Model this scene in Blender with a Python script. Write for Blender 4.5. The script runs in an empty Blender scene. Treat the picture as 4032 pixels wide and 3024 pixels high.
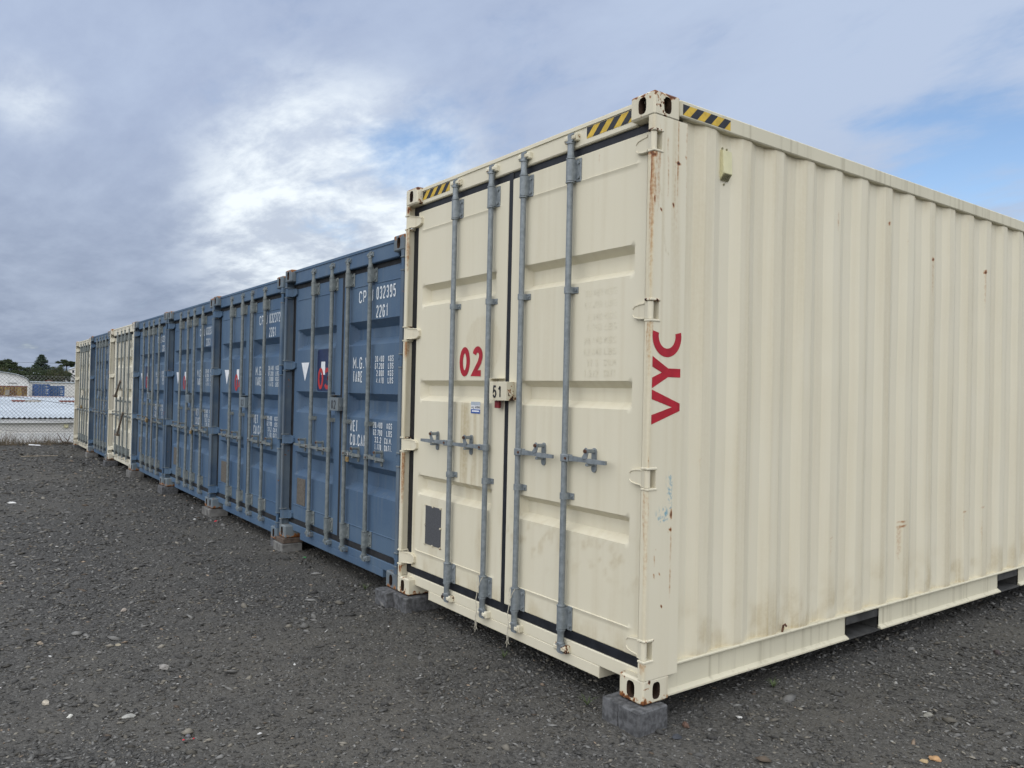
import bpy, math, random
import numpy as np
from mathutils import Matrix, Vector
random.seed(7); RNG = np.random.default_rng(11)
SC = bpy.context.scene; COL = SC.collection
rad = math.radians

# ------------------------------------------------------------------ camera
CAM = Vector((2.5382, -2.6519, 1.4577))
def cam_matrix(yaw, pitch, roll):
    f = Vector((-math.sin(yaw)*math.cos(pitch), math.cos(yaw)*math.cos(pitch), math.sin(pitch)))
    r = Vector((math.cos(yaw), math.sin(yaw), 0)); u = r.cross(f)
    c, s = math.cos(roll), math.sin(roll)
    R, U = r*c+u*s, u*c-r*s
    return Matrix(((R.x, U.x, -f.x, CAM.x), (R.y, U.y, -f.y, CAM.y), (R.z, U.z, -f.z, CAM.z), (0, 0, 0, 1)))
cd = bpy.data.cameras.new('camera'); cam = bpy.data.objects.new('camera', cd); COL.objects.link(cam)
cd.sensor_width = 36; cd.lens = 3040/4032*36; cd.clip_start = .05; cd.clip_end = 6000
cam.matrix_world = cam_matrix(.9393, .0098, .0220); SC.camera = cam

# ------------------------------------------------------------------ node helper
class N:
    def __init__(s, tree): s.t = tree; s.n = tree.nodes; s.l = tree.links
    def __call__(s, typ, ins=None, **kw):
        nd = s.n.new(typ)
        for k, v in kw.items(): setattr(nd, k, v)
        for k, v in (ins or {}).items():
            sk = nd.inputs[k]
            if isinstance(v, bpy.types.NodeSocket): s.l.new(v, sk)
            else: sk.default_value = v
        return nd
    def math(s, op, a, b=0., c=0., clamp=False):
        nd = s('ShaderNodeMath', {0: a, 1: b, 2: c}, operation=op); nd.use_clamp = clamp; return nd.outputs[0]
    def vmath(s, op, a, b=(0, 0, 0)):
        nd = s('ShaderNodeVectorMath', {0: a, 1: b}, operation=op); return nd.outputs['Value' if op in ('DOT_PRODUCT', 'LENGTH', 'DISTANCE') else 'Vector']
    def mix(s, f, a, b):
        nd = s('ShaderNodeMix', data_type='RGBA'); 
        for i, v in ((0, f), (6, a), (7, b)):
            if isinstance(v, bpy.types.NodeSocket): s.l.new(v, nd.inputs[i])
            else: nd.inputs[i].default_value = v if i == 0 else (tuple(v)+(1,))[:4]
        return nd.outputs[2]
    def ss(s, x, lo, hi, a=0., b=1.):
        nd = s('ShaderNodeMapRange', {0: x, 1: lo, 2: hi, 3: a, 4: b}, interpolation_type='SMOOTHSTEP'); return nd.outputs[0]
    def noise(s, vec, scale, detail=4., rough=.55, dist=0.):
        return s('ShaderNodeTexNoise', {'Vector': vec, 'Scale': scale, 'Detail': detail, 'Roughness': rough, 'Distortion': dist}).outputs[0]

# ------------------------------------------------------------------ sky, sun, exposure
SUN_EL, SUN_AZ = rad(50), rad(141)      # azimuth clockwise from +Y
W = bpy.data.worlds.new('World'); SC.world = W; W.use_nodes = True
W.node_tree.nodes.clear(); n = N(W.node_tree)
sky = n('ShaderNodeTexSky', sky_type='NISHITA', sun_disc=False, sun_elevation=SUN_EL, sun_rotation=SUN_AZ, air_density=1.0, dust_density=.6, ozone_density=2.0)
D = n('ShaderNodeTexCoord').outputs['Generated']
sep = n('ShaderNodeSeparateXYZ', {0: D}); zc = n.math('MAXIMUM', sep.outputs[2], 0.)
den = n.math('ADD', zc, .16)
P = n('ShaderNodeCombineXYZ', {0: n.math('DIVIDE', sep.outputs[0], den), 1: n.math('DIVIDE', sep.outputs[1], den), 2: 0.}).outputs[0]
Pm = n('ShaderNodeMapping', {'Vector': P, 'Location': (1.7, 4.3, 0), 'Rotation': (0, 0, rad(-30)), 'Scale': (.8, 1.35, 1)}).outputs[0]
warp = n('ShaderNodeTexNoise', {'Vector': Pm, 'Scale': .8, 'Detail': 3.}).outputs['Color']
Pw = n.vmath('ADD', Pm, n.vmath('MULTIPLY', n.vmath('SUBTRACT', warp, (.5, .5, .5)), (.42, .42, 0)))
big = n.noise(Pw, .6, 3.); mid = n.noise(Pw, 1.9, 6., .6); fine = n.noise(n.vmath('ADD', Pw, (7, 3, 0)), 4.6, 7., .62)
def lobe(d, k):      # soft region of sky around a direction
    d = Vector(d).normalized()
    return n.math('POWER', n.math('MAXIMUM', n.vmath('DOT_PRODUCT', n.vmath('NORMALIZE', D), tuple(d)), 0.), k)
bright = n.math('ADD', n.math('MULTIPLY', lobe((-.905, .361, .225), 90.), .85), n.math('MULTIPLY', lobe((-.88, .44, .165), 80.), .9), clamp=True)
wisp = n.math('MULTIPLY', lobe((-.953, .059, .297), 700.), .5)
gap = n.math('ADD', lobe((-.365, .893, .262), 110.), n.math('MULTIPLY', lobe((-.834, .461, .304), 260.), .55))
cover = n.math('ADD', n.math('MULTIPLY', big, .45), n.math('MULTIPLY', mid, .55))
cover = n.math('SUBTRACT', n.math('ADD', cover, .05), n.math('MULTIPLY', gap, .21))
mask = n.ss(cover, .33, .50)
tone = n.math('ADD', n.math('MULTIPLY', big, .35), n.math('ADD', n.math('MULTIPLY', mid, .40), n.math('MULTIPLY', fine, .25)))
tone = n.ss(n.math('ADD', tone, n.math('MULTIPLY', lobe((-.42, .82, .40), 18.), .20)), .31, .69)
hi = sep.outputs[2]
dark = n.mix(n.ss(hi, .02, .36), (.18, .222, .31), (.29, .35, .49))
lite = n.mix(n.ss(hi, .02, .36), (.335, .39, .49), (.385, .458, .595))
ccol = n.mix(tone, dark, lite)
tex = n.ss(n.math('ADD', n.math('MULTIPLY', fine, .55), n.math('MULTIPLY', mid, .45)), .41, .64)
wb = n.math('MULTIPLY', n.ss(n.math('ADD', bright, wisp), .12, .85), n.math('ADD', n.math('MULTIPLY', tex, .78), .32), clamp=True)
ccol = n.mix(wb, ccol, (.72, .775, .815))
b1 = n('ShaderNodeBackground', {'Color': sky.outputs[0], 'Strength': .125})
b2 = n('ShaderNodeBackground', {'Color': ccol, 'Strength': 1.})
mx = n('ShaderNodeMixShader', {0: mask, 1: b1.outputs[0], 2: b2.outputs[0]})
n('ShaderNodeOutputWorld', {'Surface': mx.outputs[0]})
sl = bpy.data.lights.new('sun', 'SUN'); sl.energy = 2.9; sl.angle = rad(138); sl.color = (1, .955, .88)
sun = bpy.data.objects.new('sun', sl); COL.objects.link(sun)
sd = Vector((math.sin(SUN_AZ)*math.cos(SUN_EL), math.cos(SUN_AZ)*math.cos(SUN_EL), math.sin(SUN_EL)))
sun.rotation_euler = sd.to_track_quat('Z', 'Y').to_euler(); sun.location = sd*60
vs = SC.view_settings; vs.view_transform = 'Standard'; vs.look = 'None'; vs.gamma = 1; vs.exposure = 0.38; vs.use_curve_mapping = False

# ------------------------------------------------------------------ mesh helpers
class G:
    """collects faces; build() links them as one mesh object"""
    def __init__(s): s.v = []; s.f = []; s.m = []
    def add(s, vs, fs, mi=0):
        o = len(s.v); s.v += [tuple(map(float, p)) for p in vs]
        s.f += [tuple(i+o for i in f) for f in fs]; s.m += [mi]*len(fs); return s
    def box(s, x0, x1, y0, y1, z0, z1, c=0., mi=0):
        x0, x1 = min(x0, x1), max(x0, x1); y0, y1 = min(y0, y1), max(y0, y1); z0, z1 = min(z0, z1), max(z0, z1)
        if c <= 0:
            v = [(x, y, z) for x in (x0, x1) for y in (y0, y1) for z in (z0, z1)]
            return s.add(v, [(0, 1, 3, 2), (4, 6, 7, 5), (0, 4, 5, 1), (2, 3, 7, 6), (0, 2, 6, 4), (1, 5, 7, 3)], mi)
        v, f = chamfer_box(x0, x1, y0, y1, z0, z1, c); return s.add(v, f, mi)
    def cyl(s, p0, p1, r, k=12, caps=True, r1=None, mi=0):
        p0, p1 = Vector(p0), Vector(p1); a = (p1-p0).normalized(); u = a.orthogonal().normalized(); w = a.cross(u)
        r1 = r if r1 is None else r1
        v = [p0+(u*math.cos(t)+w*math.sin(t))*r for t in [2*math.pi*i/k for i in range(k)]]
        v += [p1+(u*math.cos(t)+w*math.sin(t))*r1 for t in [2*math.pi*i/k for i in range(k)]]
        f = [(i, (i+1) % k, k+(i+1) % k, k+i) for i in range(k)]
        if caps: f += [tuple(range(k))[::-1], tuple(range(k, 2*k))]
        return s.add(v, f, mi)
    def tube(s, pts, r, k=6, mi=0):
        pts = [Vector(p) for p in pts]; rr = r if isinstance(r, (list, tuple)) else [r]*len(pts)
        o = []; u = None
        for i, p in enumerate(pts):
            a = (pts[min(i+1, len(pts)-1)]-pts[max(i-1, 0)]).normalized()
            u = (a.orthogonal() if u is None else (u-a*u.dot(a))).normalized(); w = a.cross(u)
            o += [p+(u*math.cos(2*math.pi*j/k)+w*math.sin(2*math.pi*j/k))*rr[i] for j in range(k)]
        f = [(i*k+j, i*k+(j+1) % k, (i+1)*k+(j+1) % k, (i+1)*k+j) for i in range(len(pts)-1) for j in range(k)]
        f += [tuple(range(k))[::-1], tuple(range((len(pts)-1)*k, len(pts)*k))]
        return s.add(o, f, mi)
    def lathe(s, x, y, prof, k=14, mi=0):
        v = [(x+r*math.cos(2*math.pi*i/k), y+r*math.sin(2*math.pi*i/k), z) for r, z in prof for i in range(k)]
        f = [(j*k+i, j*k+(i+1) % k, (j+1)*k+(i+1) % k, (j+1)*k+i) for j in range(len(prof)-1) for i in range(k)]
        f += [tuple(range(k))[::-1], tuple(range((len(prof)-1)*k, len(prof)*k))]
        return s.add(v, f, mi)
    def prism(s, poly, axis, a, b, mi=0):
        """poly of 2-D points extruded along axis from a to b"""
        def pt(p, t): return {'x': (t, p[0], p[1]), 'y': (p[0], t, p[1]), 'z': (p[0], p[1], t)}[axis]
        k = len(poly); v = [pt(p, a) for p in poly]+[pt(p, b) for p in poly]
        return s.add(v, [tuple(range(k))[::-1], tuple(range(k, 2*k))]+[(i, (i+1) % k, k+(i+1) % k, k+i) for i in range(k)], mi)
    def mesh(s, name, mats, smooth=False, fix=True):
        me = bpy.data.meshes.new(name); me.from_pydata(s.v, [], s.f)
        for m in (mats if isinstance(mats, (list, tuple)) else [mats]): me.materials.append(m)
        if any(s.m): me.polygons.foreach_set('material_index', s.m)
        if fix: fix_normals(me)
        if smooth: smooth_by_angle(me)
        me.update(); return me
    def build(s, name, mats, parent=None, smooth=False, fix=True):
        return link(name, s.mesh(name, mats, smooth, fix), parent)
def fix_normals(me):
    import bmesh
    bm = bmesh.new(); bm.from_mesh(me); bmesh.ops.recalc_face_normals(bm, faces=bm.faces); bm.to_mesh(me); bm.free()
def smooth_by_angle(me, ang=rad(35)):
    me.shade_smooth()
    try: me.set_sharp_from_angle(angle=ang)
    except Exception: pass
def link(name, data, parent=None, loc=None):
    o = bpy.data.objects.new(name, data); COL.objects.link(o)
    if parent: o.parent = parent
    if loc is not None: o.location = loc
    return o
def chamfer_box(x0, x1, y0, y1, z0, z1, c):
    v = []; idx = {}
    for sx in (0, 1):
        for sy in (0, 1):
            for sz in (0, 1):
                X, Y, Z = (x0, x1)[sx], (y0, y1)[sy], (z0, z1)[sz]
                dx, dy, dz = (c, -c)[sx], (c, -c)[sy], (c, -c)[sz]
                for a, p in enumerate(((X, Y+dy, Z+dz), (X+dx, Y, Z+dz), (X+dx, Y+dy, Z))):
                    idx[sx, sy, sz, a] = len(v); v.append(p)
    I = lambda a, b, c_, d: idx[a, b, c_, d]
    f = []
    for e in (0, 1):
        f.append((I(e, 0, 0, 0), I(e, 1, 0, 0), I(e, 1, 1, 0), I(e, 0, 1, 0)))
        f.append((I(0, e, 0, 1), I(1, e, 0, 1), I(1, e, 1, 1), I(0, e, 1, 1)))
        f.append((I(0, 0, e, 2), I(1, 0, e, 2), I(1, 1, e, 2), I(0, 1, e, 2)))
        for g in (0, 1):
            f.append((I(e, g, 0, 0), I(e, g, 1, 0), I(e, g, 1, 1), I(e, g, 0, 1)))
            f.append((I(e, 0, g, 0), I(e, 1, g, 0), I(e, 1, g, 2), I(e, 0, g, 2)))
            f.append((I(0, e, g, 1), I(1, e, g, 1), I(1, e, g, 2), I(0, e, g, 2)))
    for sx in (0, 1):
        for sy in (0, 1):
            for sz in (0, 1): f.append((I(sx, sy, sz, 0), I(sx, sy, sz, 1), I(sx, sy, sz, 2)))
    return v, f
def grid_mesh(name, Pt, mats, attrs=None, smooth=True, flip=False):
    """Pt: (n,m,3) array of points -> quad grid mesh with float attributes per point"""
    n_, m_ = Pt.shape[:2]; i = np.arange(n_*m_).reshape(n_, m_)
    q = np.stack([i[:-1, :-1], i[1:, :-1], i[1:, 1:], i[:-1, 1:]], -1).reshape(-1, 4)
    if flip: q = q[:, ::-1]
    me = np_mesh(name, Pt.reshape(-1, 3), q, mats)
    for k, a in (attrs or {}).items():
        at = me.attributes.new(k, 'FLOAT', 'POINT'); at.data.foreach_set('value', np.ascontiguousarray(a, np.float32).ravel())
    if smooth: smooth_by_angle(me, rad(40))
    return me
def np_mesh(name, V, F, mats):
    me = bpy.data.meshes.new(name); k = F.shape[1]
    me.vertices.add(len(V)); me.vertices.foreach_set('co', np.ascontiguousarray(V, np.float32).ravel())
    me.loops.add(F.size); me.loops.foreach_set('vertex_index', np.ascontiguousarray(F, np.int32).ravel())
    me.polygons.add(len(F)); me.polygons.foreach_set('loop_start', np.arange(0, F.size, k, dtype=np.int32))
    me.polygons.foreach_set('loop_total', np.full(len(F), k, np.int32))
    for m in (mats if isinstance(mats, (list, tuple)) else [mats]): me.materials.append(m)
    me.update(calc_edges=True); me.validate(); return me
def thing(name, label, cat, loc=(0, 0, 0), group=None, rz=0):
    o = link(name, None, None, loc); o.rotation_euler[2] = rz; o.empty_display_size = .2
    return tag(o, label, cat, group)
def tag(o, label, cat, group=None):
    o['label'] = label; o['category'] = cat
    if group: o['group'] = group
    return o
def structure(o): o['kind'] = 'structure'; return o
def stuff(o): o['kind'] = 'stuff'; return o

# smooth 2-D value noise for painting wear onto vertices
_T = RNG.random((256, 256))
def vn(x, y):
    x = np.asarray(x, float); y = np.asarray(y, float)
    xi, yi = np.floor(x).astype(int), np.floor(y).astype(int); fx, fy = x-xi, y-yi
    fx, fy = fx*fx*(3-2*fx), fy*fy*(3-2*fy)
    g = lambda a, b: _T[a % 256, b % 256]
    return (g(xi, yi)*(1-fx)+g(xi+1, yi)*fx)*(1-fy)+(g(xi, yi+1)*(1-fx)+g(xi+1, yi+1)*fx)*fy
def fbm(x, y, o=4):
    r = 0; a = .5; t = 0
    for i in range(o): r = r+a*vn(x*2**i+17*i, y*2**i+5*i); t += a; a *= .5
    return r/t
def sst(x, a, b): t = np.clip((np.asarray(x, float)-a)/(b-a), 0, 1); return t*t*(3-2*t)

# ------------------------------------------------------------------ materials
def new_mat(name):
    m = bpy.data.materials.new(name); m.use_nodes = True; m.node_tree.nodes.clear(); return m, N(m.node_tree)
def finish(n, col, rough=.6, metal=0., bump=None, bstr=.2, bdist=.002, spec=.4):
    b = n('ShaderNodeBsdfPrincipled')
    for k, v in (('Base Color', col), ('Roughness', rough), ('Metallic', metal), ('Specular IOR Level', spec)):
        if isinstance(v, bpy.types.NodeSocket): n.l.new(v, b.inputs[k])
        else: b.inputs[k].default_value = (tuple(v)+(1,))[:4] if k == 'Base Color' else v
    if bump is not None:
        bp = n('ShaderNodeBump', {'Strength': bstr, 'Distance': bdist, 'Height': bump}); n.l.new(bp.outputs[0], b.inputs['Normal'])
    n('ShaderNodeOutputMaterial', {'Surface': b.outputs[0]})
def coords(n):
    """object coordinates shifted per object, so copies never wear alike"""
    tc = n('ShaderNodeTexCoord').outputs['Object']; oi = n('ShaderNodeObjectInfo')
    return n.vmath('ADD', tc, n.vmath('MULTIPLY', oi.outputs['Location'], (1.37, 1.37, 1.37))), tc
def paint(name, base, faded, grime, rust=.0, streak=.35, rough=.55, low=0.):
    """weathered container paint; reads optional vertex attributes rust, dirt, scrape"""
    m, n = new_mat(name); c, tc = coords(n)
    st = n.noise(n.vmath('MULTIPLY', c, (22, 22, .55)), 1., 4., .6)
    st2 = n.noise(n.vmath('MULTIPLY', c, (60, 60, 1.6)), 1., 3., .6)
    bl = n.noise(c, 2.2, 4.); fi = n.noise(c, 55., 3.); vf = n.noise(c, 190., 2.)
    col = n.mix(n.ss(bl, .35, .68), base, faded)
    lc = n.vmath('MULTIPLY', n('ShaderNodeObjectInfo').outputs['Location'], (3.13, 2.1, 5.7))
    col = n.mix(n.ss(n.noise(lc, 1., 1.), .3, .7, 0., .42), col, n.mix(.5, base, grime))
    col = n.mix(n.math('MULTIPLY', n.ss(st, .50, .76), streak), col, grime)
    col = n.mix(n.math('MULTIPLY', n.ss(st2, .56, .8), streak*.5), col, faded)
    A = lambda k: n('ShaderNodeAttribute', attribute_name=k).outputs['Fac']
    dirt = n.math('MULTIPLY', A('dirt'), n.ss(n.math('ADD', n.math('MULTIPLY', st2, .6), n.math('MULTIPLY', fi, .4)), .3, .66, .35, 1.), clamp=True)
    col = n.mix(dirt, col, grime)
    col = n.mix(n.math('MULTIPLY', A('scrape'), n.ss(fi, .45, .55)), col, (.16, .34, .42))
    ra = A('rust')
    if rust > 0:
        spots = n.ss(n.math('ADD', n.math('MULTIPLY', n.noise(c, 9., 6., .65), .75), n.math('MULTIPLY', fi, .25)), .73-.32*rust, .80-.32*rust)
        ra = n.math('MAXIMUM', ra, spots)
    if low:      # corrosion creeping up from the bottom edge and down from the top edge of a casting
        zz = n('ShaderNodeSeparateXYZ', {0: tc}).outputs[2]; nz = n.math('MULTIPLY', n.math('SUBTRACT', n.noise(c, 28., 4.), .5), .16)
        e = n.ss(n.math('ADD', zz, nz), .0, .034, 1., 0.); ra = n.math('MAXIMUM', ra, n.math('MULTIPLY', e, low))
        for top in (2.896, 2.591): ra = n.math('MAXIMUM', ra, n.math('MULTIPLY', n.math('MULTIPLY', n.ss(n.math('ADD', zz, nz), top-.022, top), n.ss(zz, top+.001, top+.01, 1., 0.)), low))
    rr = n.math('ADD', ra, n.math('MULTIPLY', n.math('SUBTRACT', n.math('ADD', n.math('MULTIPLY', fi, .5), n.math('MULTIPLY', st2, .5)), .5), .9))
    rr = n.math('MULTIPLY', rr, n.ss(ra, .0, .12))
    cr = n('ShaderNodeValToRGB', {0: rr}); e = cr.color_ramp.elements
    e[0].position = .1; e[0].color = (.50, .30, .12, 1); e[1].position = .9; e[1].color = (.022, .010, .007, 1)
    k = e.new(.42); k.color = (.30, .115, .03, 1); k = e.new(.66); k.color = (.10, .034, .014, 1)
    col = n.mix(n.ss(rr, .06, .5), col, cr.outputs[0])
    rg = n.math('ADD', n.math('MULTIPLY', fi, .16), rough-.06)
    finish(n, col, rg, 0., n.math('ADD', n.math('MULTIPLY', vf, .25), n.math('MULTIPLY', bl, 3.)), .25, .0012, .35)
    return m
CREAM = (.715, .677, .535)
M = {}
M['cream'] = paint('cream_paint', CREAM, (.73, .695, .56), (.46, .38, .225), 0., .07, .5)
M['cream_casting'] = paint('cream_casting_paint', CREAM, (.63, .595, .46), (.36, .29, .18), .54, .5, .6, .62)
M['cream_hinge'] = paint('cream_hinge_paint', CREAM, (.69, .65, .51), (.40, .32, .19), .26, .4, .55)
M['cream_old'] = paint('old_cream_paint', (.62, .59, .48), (.68, .65, .54), (.36, .33, .25), .05, .5, .6)
M['cream_old_casting'] = paint('old_cream_casting_paint', (.56, .53, .44), (.6, .57, .48), (.3, .25, .17), .40, .5, .6, .5)
M['blue'] = paint('blue_paint', (.050, .103, .185), (.085, .143, .218), (.13, .163, .195), .02, .50, .5)
M['blue_rail'] = paint('blue_rail_paint', (.043, .094, .172), (.085, .14, .205), (.12, .142, .155), .14, .6, .55)
M['blue_casting'] = paint('blue_casting_paint', (.10, .14, .175), (.19, .23, .25), (.2, .17, .13), .42, .6, .6, .5)
M['post_worn'] = paint('blue_post_paint', (.055, .10, .165), (.13, .175, .215), (.17, .16, .13), .34, .7, .6)
def galv():
    m, n = new_mat('galvanised_steel'); c, tc = coords(n)
    a = n.noise(c, 38., 4.); b = n.noise(n.vmath('MULTIPLY', c, (30, 30, 2)), 1., 4.); d = n.noise(c, 160., 3.)
    col = n.mix(n.ss(a, .3, .7), (.165, .19, .205), (.245, .275, .29)); col = n.mix(n.math('MULTIPLY', n.ss(b, .5, .75), .5), col, (.30, .325, .335))
    finish(n, col, n.math('ADD', n.math('MULTIPLY', a, .25), .38), .25, d, .2, .001, .5); return m
def galv_dull():
    m, n = new_mat('dull_galvanised_steel'); c, tc = coords(n)
    a = n.noise(c, 30., 4.); b = n.noise(n.vmath('MULTIPLY', c, (24, 24, 1.5)), 1., 4.); d = n.noise(c, 160., 3.)
    col = n.mix(n.ss(a, .3, .7), (.125, .147, .15), (.20, .222, .22)); col = n.mix(n.math('MULTIPLY', n.ss(b, .5, .72), .6), col, (.25, .26, .24))
    finish(n, col, .62, .1, d, .25, .001, .4); return m
M['galv'] = galv(); M['galv_dull'] = galv_dull()
def plain(name, col, rough=.6, metal=0., var=.25, scale=30., bstr=.15, spec=.4, col2=None):
    m, n = new_mat(name); c, tc = coords(n); a = n.noise(c, scale, 5.); b = n.noise(c, scale*5, 3.)
    d = tuple(x*(1-var) for x in col); l = col2 or tuple(min(1, x*(1+var)) for x in col)
    finish(n, n.mix(n.ss(a, .3, .7), d, l), rough, metal, b, bstr, .002, spec); return m
M['rubber'] = plain('black_rubber', (.012, .014, .019), .5, 0, .3, 20, .2, .35)
M['rubber_dusty'] = plain('dusty_rubber', (.016, .017, .019), .75, 0, .4, 14, .3)
M['hole'] = plain('rusty_inside', (.055, .032, .02), .9, 0, .6, 25, .5)
M['dark'] = plain('dark_underside_pocket_shade', (.05, .05, .048), .85, 0, .4, 10)
M['concrete'] = plain('grey_concrete', (.095, .097, .10), .92, 0, .45, 34, .9)
M['concrete2'] = plain('brown_grey_concrete', (.15, .148, .14), .92, 0, .35, 14, .7)
M['timber'] = plain('weathered_timber', (.105, .078, .06), .85, 0, .4, 20, .5)
M['red'] = plain('red_vinyl', (.38, .014, .026), .45, 0, .14, 14, .05)
M['red_paint'] = plain('red_paint', (.40, .03, .03), .55, 0, .15, 20, .1)
M['black_vinyl'] = plain('black_vinyl', (.012, .012, .016), .45, 0, .2, 20, .02)
M['navy'] = plain('navy_vinyl', (.012, .024, .075), .45, 0, .25, 12, .05)
M['white_vinyl'] = plain('white_vinyl', (.74, .76, .78), .5, 0, .08, 20, .05)
M['sticker_blue'] = plain('sticker_blue', (.03, .09, .32), .4, 0, .08, 20, .02)
M['sticker_grey'] = plain('sticker_grey', (.42, .47, .52), .4, 0, .08, 20, .02)
M['yellow'] = plain('yellow_tape', (.60, .40, .045), .5, 0, .14, 30, .05)
M['tape_black'] = plain('black_tape', (.018, .02, .026), .5, 0, .3, 30, .05)
M['mesh_grey'] = plain('dark_grey_plate', (.075, .078, .085), .6, 0, .15, 90, .3)
M['plate_brown'] = plain('brown_data_plate', (.13, .115, .095), .65, .2, .25, 60, .2)
M['siren'] = plain('yellowed_plastic', (.63, .60, .37), .5, 0, .05, 20, .05)
M['siren_grille'] = plain('siren_grille', (.24, .225, .13), .6, 0, .2, 60, .1)
M['brass'] = plain('brass', (.34, .24, .11), .45, .6, .3, 60, .2)
M['padlock_red'] = plain('padlock_red', (.20, .015, .02), .4, 0, .3, 40, .1)
M['rusty_bolt'] = plain('rusty_bolt', (.11, .055, .035), .8, .2, .4, 90, .3)
M['steel'] = plain('worn_steel', (.30, .30, .29), .45, .6, .25, 50, .2)
M['rusty_steel'] = plain('rusty_bar', (.16, .13, .105), .8, .1, .4, 40, .4)
M['string'] = plain('frayed_string', (.50, .47, .38), .9, 0, .2, 90, .3)
M['strap'] = plain('grey_strap', (.18, .18, .17), .9, 0, .25, 40, .3)
def lettering(name, col, under, amount, scale=60.):
    """stencilled paint, flaked so the panel colour shows through"""
    m, n = new_mat(name); c, tc = coords(n)
    a = n.math('ADD', n.math('MULTIPLY', n.noise(c, scale, 4., .6), .85), n.math('MULTIPLY', n.noise(c, 9., 2.), .15))
    finish(n, n.mix(n.ss(a, amount, amount+.07), col, under), .55); return m
M['text_white'] = lettering('white_stencil', (.66, .70, .72), (.09, .14, .21), .68)
M['text_worn'] = lettering('worn_white_stencil', (.62, .67, .70), (.075, .125, .20), .575, 75.)
M['text_dark'] = lettering('dark_stencil', (.16, .16, .155), (.5, .48, .4), .53, 75.)
M['text_ghost'] = lettering('ghost_stencil', (.64, .60, .46), (.72, .675, .52), .46, 75.)

# ------------------------------------------------------------------ lettering
def arc(cx, cy, rx, ry, a0, a1, k=12):
    return [(cx+rx*math.cos(rad(a0+(a1-a0)*i/k)), cy+ry*math.sin(rad(a0+(a1-a0)*i/k))) for i in range(k+1)]
c_ = .24; k_ = .16       # corner cuts of the octagonal stencil letters (unit cell)
O_ = [(0, k_), (0, 1-k_), (c_, 1), (1-c_, 1), (1, 1-k_), (1, k_), (1-c_, 0), (c_, 0), (0, k_)]
GL = {
 '0': [O_], 'O': [O_], '1': [[(.25, .82), (.6, 1), (.6, 0)]], 'I': [[(.5, 0), (.5, 1)]],
 '2': [[(0, 1-k_), (c_, 1), (1-c_, 1), (1, 1-k_), (1, .62), (0, .12), (0, 0), (1, 0)]],
 '3': [[(0, 1-k_), (c_, 1), (1-c_, 1), (1, 1-k_), (1, .6), (.8, .52), (.35, .52)], [(.8, .52), (1, .44), (1, k_), (1-c_, 0), (c_, 0), (0, k_)]],
 '4': [[(.75, 0), (.75, 1), (0, .3), (1, .3)]],
 '5': [[(1, 1), (.05, 1), (.05, .55), (.75, .58), (1, .44), (1, k_), (1-c_, 0), (c_, 0), (0, k_)]],
 '6': [[(1, 1-k_), (1-c_, 1), (c_, 1), (0, 1-k_), (0, k_), (c_, 0), (1-c_, 0), (1, k_), (1, .42), (1-c_, .56), (0, .56)]],
 '7': [[(0, 1), (1, 1), (.4, 0)]],
 '8': [O_, [(0, .52), (1, .52)]],
 '9': [[(0, k_), (c_, 0), (1-c_, 0), (1, k_), (1, 1-k_), (1-c_, 1), (c_, 1), (0, 1-k_), (0, .58), (c_, .44), (1, .44)]],
 'C': [[(1, .78), (1, 1-k_), (1-c_, 1), (c_, 1), (0, 1-k_), (0, k_), (c_, 0), (1-c_, 0), (1, k_), (1, .22)]],
 'G': [[(1, .78), (1, 1-k_), (1-c_, 1), (c_, 1), (0, 1-k_), (0, k_), (c_, 0), (1-c_, 0), (1, k_), (1, .45), (.55, .45)]],
 'P': [[(0, 0), (0, 1), (1-c_, 1), (1, 1-k_), (1, .58), (1-c_, .44), (0, .44)]],
 'R': [[(0, 0), (0, 1), (1-c_, 1), (1, 1-k_), (1, .6), (1-c_, .47), (0, .47)], [(.45, .47), (1, 0)]],
 'B': [[(0, 0), (0, 1), (.75, 1), (1, .88), (1, .62), (.75, .52), (0, .52)], [(.75, .52), (1, .4), (1, .13), (.75, 0), (0, 0)]],
 'U': [[(0, 1), (0, k_), (c_, 0), (1-c_, 0), (1, k_), (1, 1)]], 'M': [[(0, 0), (0, 1), (.5, .4), (1, 1), (1, 0)]],
 'W': [[(0, 1), (.22, 0), (.5, .75), (.78, 0), (1, 1)]], 'T': [[(0, 1), (1, 1)], [(.5, 1), (.5, 0)]],
 'A': [[(0, 0), (.5, 1), (1, 0)], [(.2, .3), (.8, .3)]], 'E': [[(1, 1), (0, 1), (0, 0), (1, 0)], [(0, .52), (.8, .52)]],
 'F': [[(1, 1), (0, 1), (0, 0)], [(0, .52), (.8, .52)]], 'N': [[(0, 0), (0, 1), (1, 0), (1, 1)]], 'L': [[(0, 1), (0, 0), (1, 0)]],
 'K': [[(0, 0), (0, 1)], [(1, 1), (0, .4)], [(.35, .58), (1, 0)]], 'Y': [[(0, 1), (.5, .5), (1, 1)], [(.5, .5), (.5, 0)]],
 'S': [[(1, .8), (1, 1-k_), (1-c_, 1), (c_, 1), (0, 1-k_), (0, .64), (1, .38), (1, k_), (1-c_, 0), (c_, 0), (0, k_), (0, .2)]],
 '[': [[(1, 1), (0, 1), (0, 0), (1, 0)]], '.': [[(.4, 0), (.4, .12)]], ':': [[(.4, 0), (.4, .12)], [(.4, .5), (.4, .62)]],
}
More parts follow.
